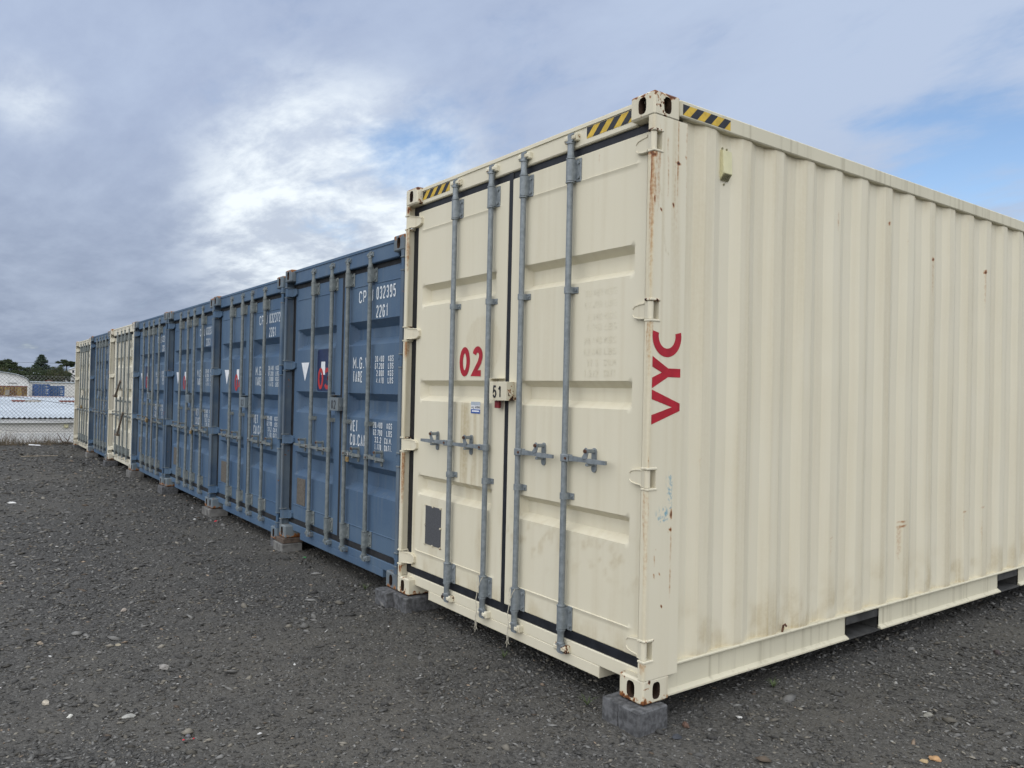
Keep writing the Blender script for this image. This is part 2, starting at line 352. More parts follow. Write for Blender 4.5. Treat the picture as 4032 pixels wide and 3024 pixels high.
# round bold figures for the vinyl numbers
RB = {
 '0': [arc(.5, .5, .5, .5, 0, 360, 28)],
 '1': [[(.05, .72), (.3, .82), (.55, 1.0)], [(.62, 1.0), (.62, 0)]],
 '2': [arc(.5, .73, .46, .27, 165, -20, 14)+[(.78, .45), (.05, .0), (1., 0)]],
 '3': [arc(.48, .745, .46, .255, 160, -80, 14), arc(.48, .27, .5, .27, 85, -160, 16)],
 '4': [[(.74, 0), (.74, 1), (0, .3), (1, .3)]],
 '5': [[(.95, 1), (.2, 1), (.06, .48)]+arc(.5, .31, .47, .31, 135, -165, 18)],
}
def stroke(g, pts, w, T, mi=0):
    closed = (abs(pts[0][0]-pts[-1][0])+abs(pts[0][1]-pts[-1][1])) < 1e-6
    p = [Vector((a, b)) for a, b in (pts[:-1] if closed else pts)]; m = len(p); L = []; R = []
    for i in range(m):
        a = p[i-1] if (i > 0 or closed) else None; b = p[(i+1) % m] if (i < m-1 or closed) else None
        d0 = (p[i]-a).normalized() if a is not None else None; d1 = (b-p[i]).normalized() if b is not None else None
        d0 = d0 or d1; d1 = d1 or d0; n0, n1 = Vector((-d0.y, d0.x)), Vector((-d1.y, d1.x)); mm = (n0+n1)
        mm = mm.normalized() if mm.length > 1e-4 else n0; s = min(1/max(mm.dot(n0), .35), 2.2)
        L.append(p[i]+mm*w/2*s); R.append(p[i]-mm*w/2*s)
    g.add([T(q.x, q.y) for q in L]+[T(q.x, q.y) for q in R], [(i, (i+1) % m, m+(i+1) % m, m+i) for i in range(m if closed else m-1)], mi)
def text(s, x, z, h, total=None, cw=None, w=None, font=GL, gap=.45):
    """-> G with letters in the door plane y=0, left edge x, baseline z; letters are inset so the height includes the stroke"""
    cw = cw or h*.42; w = w or h*.13; g = G(); adv = []; cx = 0
    for ch in s:
        k = {'.': .35, ' ': .8, 'I': .4, ':': .4, '[': .6}.get(ch, 1. if ch not in 'MW' else 1.25); adv.append((ch, cx, k)); cx += (k+gap)*cw
    sc = (total/(cx-gap*cw)) if total else 1.
    for ch, a, k in adv:
        for st in font.get(ch, []):
            stroke(g, [(px*(cw*k*sc-w)+w/2, pz*(h-w)+w/2) for px, pz in st], w, lambda u, v, a=a: (x+a*sc+u, 0, z+v))
    return g
def put_text(parent, mat, y, *a, name='lettering', **k):
    o = text(*a, **k).build(name, mat, parent, fix=False); 
    # face the viewer on the door side
    for p in o.data.polygons:
        if p.normal.y > 0: o.data.flip_normals(); break
    o.data.transform(Matrix.Translation((0, y, 0))); return o
# ------------------------------------------------------------------ ground
def gz(x, y=0.):
    """height of the gravel yard"""
    x = np.asarray(x, float); y = np.asarray(y, float)
    z = np.interp(x, [-22.5, -21.2, -20.6, -20.0, -19.2, -17, -13, -10, -5, -2.4, 0, 12], [-.55, -.25, -.15, -.15, -.20, -.225, -.19, -.17, -.135, -.11, -.112, -.112])
    z = z+(fbm(x*.35+9, y*.35+3, 3)-.5)*.05*sst(np.abs(y+.9), 1.0, 2.5)*sst(x, -21.5, -20)
    return z+(fbm(x*2.1, y*2.1, 3)-.5)*.014
def packed(x, y):
    """0 loose .. 1 packed fines: patches and wheel tracks running past the doors"""
    p = sst(fbm(x*.55+3, y*.9+8, 4), .50, .68)
    for c in (-1.15, -2.75, 1.4): p = np.maximum(p, .85*np.exp(-((y-c-.22*np.sin(x*.5+c)-(0 if c < 0 else .0))/.30)**2)*sst(fbm(x*.9, y*1.6+c, 3), .36, .58))
    return p
def gravel_mat():
    m, n = new_mat('dark_gravel'); tc = n('ShaderNodeTexCoord').outputs['Object']
    v1 = n('ShaderNodeTexVoronoi', {'Vector': tc, 'Scale': 62., 'Randomness': 1.}); v2 = n('ShaderNodeTexVoronoi', {'Vector': tc, 'Scale': 135., 'Randomness': 1.})
    a = n.noise(tc, .55, 4.); b = n.noise(tc, 3.5, 5.); f = n.noise(tc, 260., 3.)
    s1 = n('ShaderNodeSeparateColor', {0: v1.outputs['Color']}).outputs[0]; s2 = n('ShaderNodeSeparateColor', {0: v2.outputs['Color']}).outputs[1]
    col = n.mix(s1, (.032, .032, .031), (.124, .122, .114)); col = n.mix(n.math('MULTIPLY', s2, .45), col, (.068, .066, .061))
    fines = n.math('MULTIPLY', n('ShaderNodeAttribute', attribute_name='fines').outputs['Fac'], n.ss(n.math('ADD', n.math('MULTIPLY', a, .3), n.math('MULTIPLY', b, .7)), .36, .62, .15, .62))
    col = n.mix(fines, col, (.113, .107, .093))
    h = n.math('ADD', n.math('ADD', n.math('MULTIPLY', n.math('SUBTRACT', 1., v1.outputs['Distance']), 1.), n.math('MULTIPLY', n.math('SUBTRACT', 1., v2.outputs['Distance']), .5)), n.math('MULTIPLY', f, .3))
    finish(n, col, .9, 0., h, .9, .012, .25); return m
M['gravel'] = gravel_mat()
xs = np.concatenate([np.linspace(-24, -21, 13), np.linspace(-20.75, 12, 220)]); ys = np.linspace(-26, 26, 190)
X, Y = np.meshgrid(xs, ys, indexing='ij')
structure(link('gravel_yard', grid_mesh('gravel_yard', np.stack([X, Y, gz(X, Y)], -1), M['gravel'], {'fines': packed(X, Y)})))
def grass_mat():
    m, n = new_mat('rough_grass'); tc = n('ShaderNodeTexCoord').outputs['Object']
    a = n.noise(tc, .05, 5.); b = n.noise(tc, 1.2, 5.)
    finish(n, n.mix(n.ss(b, .35, .65), n.mix(n.ss(a, .4, .6), (.035, .05, .02), (.07, .07, .03)), (.05, .055, .028)), .95); return m
M['grass_far'] = grass_mat()
def tz(x): return np.interp(x, [-3000, -900, -620, -520, -430, -330, -230, -150, -30, -25, -22.5, -21, 400], [-5, -2, 5.0, 6.0, 1.5, -1.2, -1.6, -2.0, -3, -2.6, -1.2, -.45, -.45])
xs = np.concatenate([np.linspace(-3000, -650, 16), np.linspace(-620, -30, 70), np.linspace(-28, -20, 20), np.linspace(-10, 900, 20)])
ys = np.concatenate([np.linspace(-2500, -220, 14), np.linspace(-200, 200, 70), np.linspace(220, 2500, 14)])
X, Y = np.meshgrid(xs, ys, indexing='ij')
Z = tz(X)+(fbm(X*.012, Y*.012)-.5)*2.5*sst(-X, 200, 330)
structure(link('terrain', grid_mesh('terrain', np.stack([X, Y, Z], -1), M['grass_far'])))
def hills():
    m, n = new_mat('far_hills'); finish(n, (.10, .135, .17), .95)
    ys = np.linspace(-900, 1500, 120); xs = np.linspace(-2600, -2000, 12); X, Y = np.meshgrid(xs, ys, indexing='ij')
    t = (X+2600)/600; Z = np.sin(t*math.pi)*(28+30*fbm(Y*.004, X*.004))-6
    structure(link('far_hill', grid_mesh('far_hill', np.stack([X, Y, Z], -1), m)))
hills()

# loose stones: one uncountable mass, thinning with distance from the entrance of the yard
def scatter_stones():
    Nn = 330000
    r = 2.1*np.exp(RNG.random(Nn)*math.log(24/2.1)); ang = rad(48)+RNG.random(Nn)*rad(162)
    x = CAM.x+r*np.cos(ang); y = CAM.y+r*np.sin(ang)
    keep = ~((x < -.3) & (y > .5)) & (x > -21) & (x < 11) & (y < 11)
    keep &= RNG.random(Nn) < 1.02-.42*packed(x, y)
    x, y, r = x[keep], y[keep], r[keep]; k = len(x)
    s = (.0027+.00092*r)*np.exp(RNG.normal(0, .40, k)); big = RNG.random(k) < .025; s[big] *= 2.0; s = np.clip(s, .003, .045)
    z = gz(x, y)
    base = np.array([(1, 0, .1), (.35, .9, -.05), (-.7, .75, .1), (-1, -.2, -.05), (-.3, -.95, .1), (.75, -.7, -.05), (.1, .1, .8), (0, 0, -.7)])
    F = np.array([(i, (i+1) % 6, 6) for i in range(6)]+[((i+1) % 6, i, 7) for i in range(6)])
    jit = 1+RNG.normal(0, .2, (k, 8, 3)); V = base[None]*jit
    V = V*np.stack([s*(1+.5*RNG.random(k)), s*(.6+.3*RNG.random(k)), s*(.25+.40*RNG.random(k))], -1)[:, None]
    t = RNG.random(k)*6.283; tl = RNG.normal(0, .26, k); c, sn = np.cos(t), np.sin(t)
    zz = V[..., 2]+V[..., 0]*tl[:, None]
    V = np.stack([V[..., 0]*c[:, None]-V[..., 1]*sn[:, None]+x[:, None], V[..., 0]*sn[:, None]+V[..., 1]*c[:, None]+y[:, None], zz+z[:, None]+(s*.12)[:, None]], -1)
    Fs = (F[None]+(np.arange(k)*8)[:, None, None]).reshape(-1, 3)
    g = .038+.185*RNG.random(k)**1.8; col = np.stack([g*1.03, g*1.02, g*.97], -1)
    w = RNG.random(k)
    m1 = w < .26; col[m1] = (np.stack([g*1.20, g*1.11, g*.92], -1))[m1]
    m2 = (w > .20) & (w < .212); col[m2] = (np.stack([g*1.9, g*1.45, g*1.05], -1))[m2]
    m3 = w > .990; col[m3] = (.16+.2*RNG.random(k))[m3, None]*np.array([1, .98, .93])
    m4 = w > .998; col[m4] = np.array([.62, .62, .60])
    m, n = new_mat('loose_stone'); a = n('ShaderNodeAttribute', attribute_name='stone_colour'); f = n.noise(n('ShaderNodeTexCoord').outputs['Object'], 240., 3.)
    finish(n, n.mix(n.math('MULTIPLY', f, .35), a.outputs['Color'], (.07, .068, .064)), .85, 0., f, .3, .003, .3)
    me = np_mesh('loose_stones', V.reshape(-1, 3), Fs, m)
    at = me.color_attributes.new('stone_colour', 'FLOAT_COLOR', 'POINT')
    at.data.foreach_set('color', np.repeat(np.concatenate([col, np.ones((k, 1))], 1), 8, 0).astype(np.float32).ravel())
    stuff(tag(link('loose_stones', me), 'dark slaty gravel stones strewn over the yard', 'gravel'))
scatter_stones()

# ------------------------------------------------------------------ shipping containers
Wd, Ln = 2.438, 6.058; HW = Wd/2
HC = dict(H=2.896, d=.058, by=.028, leaf=1.128, leaf_z=(.19, 2.732), gz=(.138, 2.775), rec=[(.718, .858), (1.380, 1.523), (2.044, 2.196)], slope=.036, dep=.052,
          weld=(.32, 2.593), bars=(.584, .166), box=((.186, .326), (2.583, 2.722)), cam=(.093, 2.826), guide=(.905, 2.008), hz=1.11,
          hinge=(2.66, 1.857, 1.06, .252), rx=(.135, 1.05), post='cream', cast='cream_casting', body='cream', gal='galv', rub='rubber', vent='mesh_grey', vz=(.388, .655))
ST = dict(H=2.591, d=.080, by=.045, leaf=1.12, leaf_z=(.185, 2.407), gz=(.135, 2.45), rec=[(.612, .838), (1.216, 1.417), (1.808, 2.007)], slope=.058, dep=.074,
          weld=(.327, 2.296), bars=(.588, .168), box=((.193, .330), (2.298, 2.422)), cam=(.115, 2.520), guide=(1.176,), hz=.915,
          hinge=(2.375, 1.664, .943, .217), rx=(.13, 1.05), post='post_worn', cast='blue_casting', body='blue', gal='galv_dull', rub='rubber_dusty', vent='plate_brown', vz=(.338, .588))

def casting_g(x0, x1, y0, y1, z0, z1, holes):
    """corner casting; holes: list of (axis, side) faces with the oval slot"""
    c = .009; v, f = chamfer_box(x0, x1, y0, y1, z0, z1, c); ax = {'x': 0, 'y': 1, 'z': 2}
    skip = {s*9+ax[a] for a, s in holes}; g = G().add(v, [q for i, q in enumerate(f) if i not in skip])
    lo, hi = (x0, y0, z0), (x1, y1, z1)
    for a, s in holes:
        k = ax[a]; i, j = [t for t in (0, 1, 2) if t != k]
        A0, A1, B0, B1 = lo[i]+c, hi[i]-c, lo[j]+c, hi[j]-c; ca, cb = (A0+A1)/2, (B0+B1)/2
        ra, rb = (.026, .040) if a != 'z' else (.032, .055)
        if a == 'z': ra, rb = .032, .05
        angs = sorted([2*math.pi*t/20 for t in range(20)]+[math.atan2(sb*(B1-B0), sa*(A1-A0)) % (2*math.pi) for sa in (1, -1) for sb in (1, -1)])
        rect, oval = [], []
        for t in angs:
            co, si = math.cos(t), math.sin(t); m = min((A1-A0)/2/abs(co) if abs(co) > 1e-9 else 9e9, (B1-B0)/2/abs(si) if abs(si) > 1e-9 else 9e9)
            rect.append((ca+co*m, cb+si*m))
            e = (abs(co)**3.2+abs(si)**3.2)**(-1/3.2); oval.append((ca+co*ra*e, cb+si*rb*e))
        P0 = (hi if s else lo)[k]; dirn = -1 if s else 1
        def mk(p, dep): q = [0, 0, 0]; q[k] = P0+dirn*dep; q[i], q[j] = p; return tuple(q)
        m = len(angs)
        g.add([mk(p, 0) for p in rect]+[mk(p, .0) for p in oval], [(t, (t+1) % m, m+(t+1) % m, m+t) for t in range(m)])
        g.add([mk(p, 0) for p in oval]+[mk(p, .028) for p in oval]+[mk((ca+(p[0]-ca)*1.25, cb+(p[1]-cb)*1.1), .029) for p in oval]+[mk((ca+(p[0]-ca)*1.25, cb+(p[1]-cb)*1.1), .09) for p in oval],
              [(r*m+t, r*m+(t+1) % m, (r+1)*m+(t+1) % m, (r+1)*m+t) for r in range(3) for t in range(m)]+[tuple(range(3*m, 4*m))], 1)
    return g
def post_grid(P, s, zlist, dz, paintf=None):
    """door-end corner post with hinge notches; s = side"""
    xi, xo, r = HW-.040, HW, .012
    prof = [(xi+.022, .11), (xi+.022, .06), (xi+.022, .017), (xi+.0005, .015), (xi, .004)]+[(xi+.004, 0)]+[(xi+.004+(xo-r-xi-.004)*t/4, 0) for t in range(1, 5)]
    prof += [(xo-r+r*math.sin(rad(a)), r-r*math.cos(rad(a))) for a in (22.5, 45, 67.5, 90)]
    ny = 24 if paintf else 4
    prof += [(xo, r+(.232-r)*t/ny) for t in range(1, ny+1)]+[(xo-.05, .232)]
    z0, z1 = zlist; rows = []
    cuts = sorted([(h-.046, h+.046) for h in P['hinge']]); zz = [z0, z1]+[c for q in cuts for c in q]
    for z in np.unique(np.round(np.concatenate([np.arange(z0, z1, dz), zz]), 4)):
        inside = [q for q in cuts if q[0]-1e-4 <= z <= q[1]+1e-4]
        if not inside: rows.append((z, 0))
        else:
            q = inside[0]
            if abs(z-q[0]) < 1e-4: rows += [(z, 0), (z, 1)]
            elif abs(z-q[1]) < 1e-4: rows += [(z, 1), (z, 0)]
            else: rows.append((z, 1))
    pr = np.array(prof); Pt = np.zeros((len(rows), len(prof), 3))
    for i, (z, cut) in enumerate(rows):
        Pt[i, :, 0] = s*np.where((np.arange(len(pr)) < 3) & bool(cut), xi-.004, pr[:, 0]); Pt[i, :, 1] = np.maximum(pr[:, 1], .056) if cut else pr[:, 1]; Pt[i, :, 2] = z
    return Pt, (paintf(Pt) if paintf else None)
def door_grid(P, s, step, paintf=None):
    """front skin of one door leaf with its pressed recesses"""
    xa, xb = .017, P['leaf']; r0, r1 = P['rx']; sl, dp = P['slope'], P['dep']; za, zb = P['leaf_z']
    bx = [xa, xa+.006, r0, r0+sl*.5, r0+sl, r1-sl, r1-sl*.5, r1, r1+.006, xb-.006, xb]; bz = [za, za+.006, zb-.006, zb]
    for a, b in P['rec']: bz += [a, a+sl*.25, a+sl*.5, a+sl*.75, a+sl, b-sl, b-sl*.75, b-sl*.5, b-sl*.25, b]
    for w in P['weld']: bz += [w-.009, w-.003, w, w+.003]
    def fill(b):
        b = np.unique(np.round(b, 4)); o = [b[0]]
        for u, v in zip(b[:-1], b[1:]): m = max(1, int(math.ceil((v-u)/step))); o += list(u+(v-u)*np.arange(1, m+1)/m)
        return np.array(o)
    x, z = fill(bx), fill(bz); X, Z = np.meshgrid(x, z, indexing='ij'); Y = np.full_like(X, P['d'])
    inx = sst(X, r0, r0+sl)*(1-sst(X, r1-sl, r1))
    for a, b in P['rec']:
        lin = np.clip((Z-a)/sl, 0, 1)*np.clip((b-Z)/sl, 0, 1); lin = lin if P is ST else lin*.8+.2*sst(Z, a, a+sl)*(1-sst(Z, b-sl, b))
        Y += dp*np.minimum(lin, inx)
    for w in P['weld']: Y -= .0045*(sst(Z, w-.009, w-.003)*(1-sst(Z, w, w+.003)))*((X > r0-.02) & (X < r1+.02))
    # slight oil-canning of the sheet
    Y += fbm(X*2.6+s*7, Z*2.6, 3)*.0028*inx
    Y += .006*((X <= xa+1e-6) | (X >= xb-1e-6) | (Z <= za+1e-6) | (Z >= zb-1e-6))
    # returns to the back of the leaf
    Pt = np.stack([s*X, Y, Z], -1)
    def ret(A): B = A.copy(); B[..., 1] = P['d']+.05; return B
    Pt = np.concatenate([ret(Pt[:1]), Pt, ret(Pt[-1:])], 0); Pt = np.concatenate([ret(Pt[:, :1]), Pt, ret(Pt[:, -1:])], 1)
    return Pt, (paintf(Pt) if paintf else None)
def gasket_g(P, s):
    g = G(); d = P['d']; a0, a1 = .0 if s > 0 else .0, HW-.017; z0, z1 = P['gz']; l0, l1 = P['leaf_z']; o = .004
    def strip(x0, x1, za, zb, yy): g.box(s*x0, s*x1, yy, yy+.04, za, zb, .005)
    strip(P['leaf']-o, a1, z0, z1, d+.006); strip(a0-(.0175 if s > 0 else -.004), .017+o, z0, z1, d-.002 if s > 0 else d+.013)
    strip(.0, P['leaf']+.02, l1-o, z1, d+.007); strip(.0, P['leaf']+.02, z0, l0+o, d+.004)
    return g
def bracket_g(z0, z1, d):
    """bearing housing: half-round sleeve with bolted flanges; origin on the bar axis, door surface at y=d"""
    g = G(); h = z1-z0; r = .024
    poly = [(-.0245, d)]+[(-r*math.cos(rad(a)), -r*math.sin(rad(a))) for a in range(0, 181, 22)]+[(.0245, d)]
    g.prism(poly, 'z', z0+.012, z1-.012)
    for sx in (-1, 1):
        g.box(sx*.020, sx*.058, d-.007, d+.002, z0+.006, z1-.006, .0025)
        for zz in (z0+.030, z1-.030): g.cyl((sx*.043, d-.006, zz), (sx*.043, d-.016, zz), .0095, 7)
    for za in (z0, z1-.011): g.lathe(0, 0, [(.021, za), (.0255, za+.002), (.0255, za+.009), (.021, za+.011)], 14)
    return g
def guide_g(z, d):
    g = G(); r = .0215; h = .017
    poly = [(-.024, d)]+[(-r*math.cos(rad(a)), -r*math.sin(rad(a))) for a in range(0, 181, 30)]+[(.024, d)]
    g.prism(poly, 'z', z-h, z+h)
    for sx in (-1, 1):
        g.box(sx*.018, sx*.052, d-.006, d+.002, z-h, z+h, .002); g.cyl((sx*.040, d-.005, z), (sx*.040, d-.013, z), .007, 6)
    return g
def bar_g(P):
    b = P['box']; c = P['cam']; R = .0168
    return G().lathe(0, 0, [(R, b[0][1]-.004), (R, b[1][0]+.004)], 16)
def cam_g(z, za, up):
    """forked cam on its stub shaft; za = end of the bearing"""
    g = G(); u = 1 if up else -1
    g.lathe(0, 0, sorted([(.020, za), (.021, za+u*.008), (.0185, za+u*.014), (.0185, z-u*.034), (.022, z-u*.030), (.021, z-u*.018)], key=lambda q: q[1]), 14)
    zz = lambda t: z+u*t
    g.prism([(-.016, zz(-.024)), (-.034, zz(-.016)), (-.030, zz(-.006)), (-.016, zz(-.004)), (-.018, zz(.016)), (-.010, zz(.024)), (.028, zz(.024)), (.030, zz(.014)), (.012, zz(.010)), (.010, zz(-.002)), (.030, zz(-.008)), (.028, zz(-.018)), (.014, zz(-.026))], 'y', -.012, .013)
    return g
def keeper_g(z, d, up, sx):
    u = 1 if up else -1
    return G().box(sx*.026, sx*.052, -.006, d+.012, z-.020, z+.020, .004).box(sx*.016, sx*.046, -.016, .004, z-u*.002-.011, z-u*.002+.011, .004)
def handle_g(z, s, d):
    """hub clevis on the bar, lever and its grip pointing to side s"""
    g = G(); g.lathe(0, 0, [(.020, z-.020), (.0225, z-.017), (.0225, z+.017), (.020, z+.020)], 14)
    g.box(s*.012, s*.052, -.024, -.016, z-.018, z+.019, .003); g.box(s*.012, s*.050, .010, .017, z-.018, z+.019, .003)
    x = lambda t: s*t
    sec = [(.030, .014, .007), (.10, .013, .007), (.17, .010, .009), (.205, .009, .010), (.212, .0125, .007), (.345, .0095, .006)]
    v = []; f = []
    for i, (t, h, w) in enumerate(sec):
        yy = -.008-.012*sst(t, .12, .22); zz = z-.004*sst(t, .1, .3)+.004*(t/.345)
        v += [(x(t), yy-w, zz-h), (x(t), yy+w, zz-h), (x(t), yy+w, zz+h), (x(t), yy-w, zz+h)]
    for i in range(len(sec)-1): f += [(i*4+j, i*4+(j+1) % 4, i*4+4+(j+1) % 4, i*4+4+j) for j in range(4)]
    f += [(0, 1, 2, 3), (len(sec)*4-1, len(sec)*4-2, len(sec)*4-3, len(sec)*4-4)]
    g.add(v, f); g.cyl((x(.036), -.030, z), (x(.036), .018, z), .0075, 7, mi=1); return g
def catch_g(z, s, d):
    """handle retainer: oval back plate, hook and pivoted flap"""
    g = G(); cx = s*.205; zc = z+.004
    pl = [(cx+.0175*math.cos(rad(a)), zc+.044+.0175*math.sin(rad(a))) for a in range(0, 181, 30)]+[(cx+.0175*math.cos(rad(a)), zc-.048+.0175*math.sin(rad(a))) for a in range(180, 361, 30)]
    g.prism(pl, 'y', d-.006, d+.001)
    fl = [(cx-s*.004, zc+.064), (cx-s*.016, zc+.056), (cx-s*.018, zc+.03), (cx-s*.034, zc+.012), (cx-s*.03, zc+.002), (cx+s*.004, zc+.008), (cx+s*.012, zc+.03), (cx+s*.014, zc+.054)]
    g.prism(fl, 'y', -.030, -.024); g.box(cx-.009, cx+.009, -.026, d, zc+.036, zc+.056, .003)
    g.box(cx-.012, cx+.008, -.026, d, zc-.032, zc-.018, .003)
    g.cyl((cx-s*.003, -.040, zc+.046), (cx-s*.003, -.02, zc+.046), .0095, 8, mi=1); return g
def hinge_g(P, s, z):
    g = G(); d = P['d']; h = .041; bx_, by_ = HW-.018, .016
    g.cyl((s*bx_, by_, z-h), (s*bx_, by_, z+h), .0155, 12)
    sec = [(bx_, .004, .022, .041), (bx_-.03, .010, .03, .040), (bx_-.055, d-.024, d-.004, .040), (bx_-.09, d-.020, d+.002, .038), (bx_-.125, d-.018, d+.002, .032), (bx_-.140, d-.016, d+.002, .020)]
    v = []; f = []
    for t, ya, yb, hh in sec: v += [(s*t, ya, z-hh), (s*t, yb, z-hh), (s*t, yb, z+hh), (s*t, ya, z+hh)]
    for i in range(len(sec)-1): f += [(i*4+j, i*4+(j+1) % 4, i*4+4+(j+1) % 4, i*4+4+j) for j in range(4)]
    f += [(3, 2, 1, 0), tuple(range(len(sec)*4-4, len(sec)*4))]; g.add(v, f)
    for q in (-1, 1): g.tube([(s*t, ya-.001, z+q*(hh-.004)) for t, ya, yb, hh in sec[1:]], .0038, 6)
    return g
def lug_g(s, z):
    """welded hinge lug on the post, above or below the barrel"""
    return G().box(s*(HW-.041), s*(HW+.004), -.003, .064, z-.006, z+.006, .003)
def wall_profile():
    y, o = [.232, .30], [.023, .023]; e = .457
    while e < Ln-.35:
        y += [e-.072-.068, e-.072, e, e+.068]; o += [.023, .0, .0, .023]; e += .2872
    y.append(Ln-.2); o.append(.023)
    return np.array(y), np.array(o)
def container(P, name, root, paint_it=None):
    H = P['H']; body = M[P['body']]; out = {'root': root}
    cm = [M[P['cast']], M['hole']]
    for sx in (-1, 1):
        for top in (0, 1):
            for rear in (0, 1):
                x0, x1 = (HW-.162, HW) if sx > 0 else (-HW, -HW+.162); y0, y1 = (Ln-.178, Ln) if rear else (0, .178); z0, z1 = (H-.118, H) if top else (0, .118)
                hl = [('x', 1 if sx > 0 else 0), ('y', rear)]
                o = casting_g(x0, x1, y0, y1, z0, z1, hl).build('corner_casting', cm, root, True)
    for s in (-1, 1):
        Pt, at = post_grid(P, s, (.116, H-.116), .012 if paint_it else .25, (paint_it['post'] if s > 0 else paint_it['post_far']) if paint_it else None)
        me = grid_mesh('corner_post', Pt, M[P['post']], at, True, s > 0); fix_normals(me); smooth_by_angle(me, rad(40)); o = link('corner_post', me, root)
        for z in P['hinge']:
            for q in (-.049, .049): lug_g(s, z+q).build('hinge_lug', M[P['cast']], o, True)
        G().box(s*(HW-.16), s*HW, Ln-.12, Ln, .116, H-.116, .008).build('corner_post', body, root, True)
    # header, sill
    hd = G().box(-HW+.1615, HW-.1615, .047, .13, P['gz'][1]-.002, H-.012, .006).box(-HW+.162, HW-.162, .0445, .2, H-.013, H-.006, .001).box(-HW+.05, HW-.05, .075, .12, H-.14, H-.02).build('door_header', body, root, True)
    si = G().box(-HW+.05, HW-.05, P['d']-.004, .13, .072, P['gz'][0]+.002, .004).box(-HW+.363, HW-.363, P['d']-.004, .064+P['d']*.5, .012, .0725, .004)
    for s in (-1, 1): si.box(s*(HW-.363), s*(HW-.357), P['d']-.004, .22, .012, .074); si.box(s*(HW-.363), s*(HW-.16), .2, .22, .012, .12)
    si = si.build('door_sill', body, root, True)
    for s in (-1, 1):
        G().box(s*(HW-.06), s*HW, .178, Ln-.178, H-.090, H-.008, .006).build('top_rail', M['cream_rail'] if P is HC else M['blue_rail'], root, True)
        rail = G(); cuts = [.178, 1.76, 2.13, 3.87, 4.23, Ln-.178]
        for a, b in ((cuts[0], cuts[1]), (cuts[2], cuts[3]), (cuts[4], cuts[5])):
            rail.box(s*(HW-.028), s*(HW-.034), a, b, .014, .152); rail.box(s*(HW-.034), s*(HW-.004), a, b, .012, .020)
            rail.prism([(s*(HW-.034), .020), (s*(HW-.006), .020), (s*(HW-.028), .034)], 'y', a+.001, b-.001)
        rail.box(s*(HW-.09), s*(HW-.002), .178, Ln-.178, .151, .165, .004)
        rail.build('bottom_rail', M['cream_rail'] if P is HC else M['blue_rail'], root, True)
        for a, b in ((1.76, 2.13), (3.87, 4.23)):
            pk = G(); w = .7
            pk.box(s*(HW-w), s*(HW-.028), a-.008, a, .016, .150).box(s*(HW-w), s*(HW-.028), b, b+.008, .016, .150).box(s*(HW-w), s*(HW-.012), a, b, .006, .014)
            pk.box(s*(HW-w), s*(HW-.05), a, b, .146, .150).build('forklift_pocket', M['dark'], root)  # dark colour stands in for the shade inside the pocket
        yy, oo = wall_profile(); fine = paint_it and s > 0
        if fine:
            Yf = np.unique(np.round(np.concatenate([yy]+[np.linspace(a, b, max(2, int((b-a)/.018))) for a, b in zip(yy[:-1], yy[1:])]), 5)); of = np.interp(Yf, yy, oo); zf = np.arange(.162, H-.085, .014)
        else: Yf, of, zf = yy, oo, np.linspace(.162, H-.085, 3)
        YY, ZZ = np.meshgrid(Yf, zf, indexing='ij'); OO = np.repeat(of[:, None], len(zf), 1)
        Pt = np.stack([s*(HW-.008-OO-(fbm(YY*1.7, ZZ*1.3, 3)-.2)*.010), YY, ZZ], -1)
        me = grid_mesh('side_wall', Pt, body, paint_it['wall'](Pt, OO) if fine else None, True, s < 0); fix_normals(me); smooth_by_angle(me, rad(14))
        if not fine or True: link('side_wall', me, root)
    G().box(-HW+.05, HW-.05, .04, Ln-.02, H-.03, H-.014).build('roof', body, root)
    G().box(-HW+.05, HW-.05, Ln-.05, Ln-.01, .1, H-.1).build('end_wall', body, root)
    G().box(-HW+.03, HW-.03, .1, Ln-.03, .09, .15).build('floor', M['dark'], root)
    for z, up, par in ((P['cam'][1], True, hd), (P['cam'][0], False, si)):
        for b in (-P['bars'][0], -P['bars'][1], P['bars'][1], P['bars'][0]):
            
            for sx in (-1, 1): k = keeper_g(z, P['d']-P['by'], up, sx).build('cam_keeper', M[P['cast']], par, True); k.location = (b, P['by'], 0)
    # doors
    me_bar = bar_g(P).mesh('locking_bar', M[P['gal']], True)
    dd = P['d']-P['by']
    me_br = [bracket_g(a, b, dd).mesh('bar_bracket', M[P['gal']], True) for a, b in P['box']]
    me_gd = [guide_g(z, dd).mesh('bar_guide', M[P['gal']], True) for z in P['guide']]
    me_cam = [cam_g(P['cam'][0], P['box'][0][0], False).mesh('cam', M[P['gal']], True), cam_g(P['cam'][1], P['box'][1][1], True).mesh('cam', M[P['gal']], True)]
    for s in (-1, 1):
        Pt, at = door_grid(P, s, .022, paint_it['door'](s) if paint_it else None)
        me = grid_mesh('door', Pt, body, at, True, s < 0); fix_normals(me); smooth_by_angle(me, rad(38 if P is HC else 22)); dr = link('door', me, root); out[s] = dr
        gasket_g(P, s).build('gasket', M[P['rub']], dr, True)
        for z in P['hinge']: hinge_g(P, s, z).build('hinge', M['cream_hinge'] if P is HC else M['blue_rail'], dr, True)
        for b in P['bars']:
            loc = (s*b, P['by'], 0)
            link('locking_bar', me_bar, dr, loc)
            for m_ in me_br: link('bar_bracket', m_, dr, loc)
            for m_ in me_gd: link('bar_guide', m_, dr, loc)
            for m_ in me_cam: link('cam', m_, dr, loc)
            h = handle_g(P['hz'], s, dd).build('handle', [M[P['gal']], M['rusty_bolt']], dr, True); h.location = loc
            h = catch_g(P['hz'], s, dd).build('handle_catch', [M[P['gal']], M['rusty_bolt']], dr, True); h.location = loc
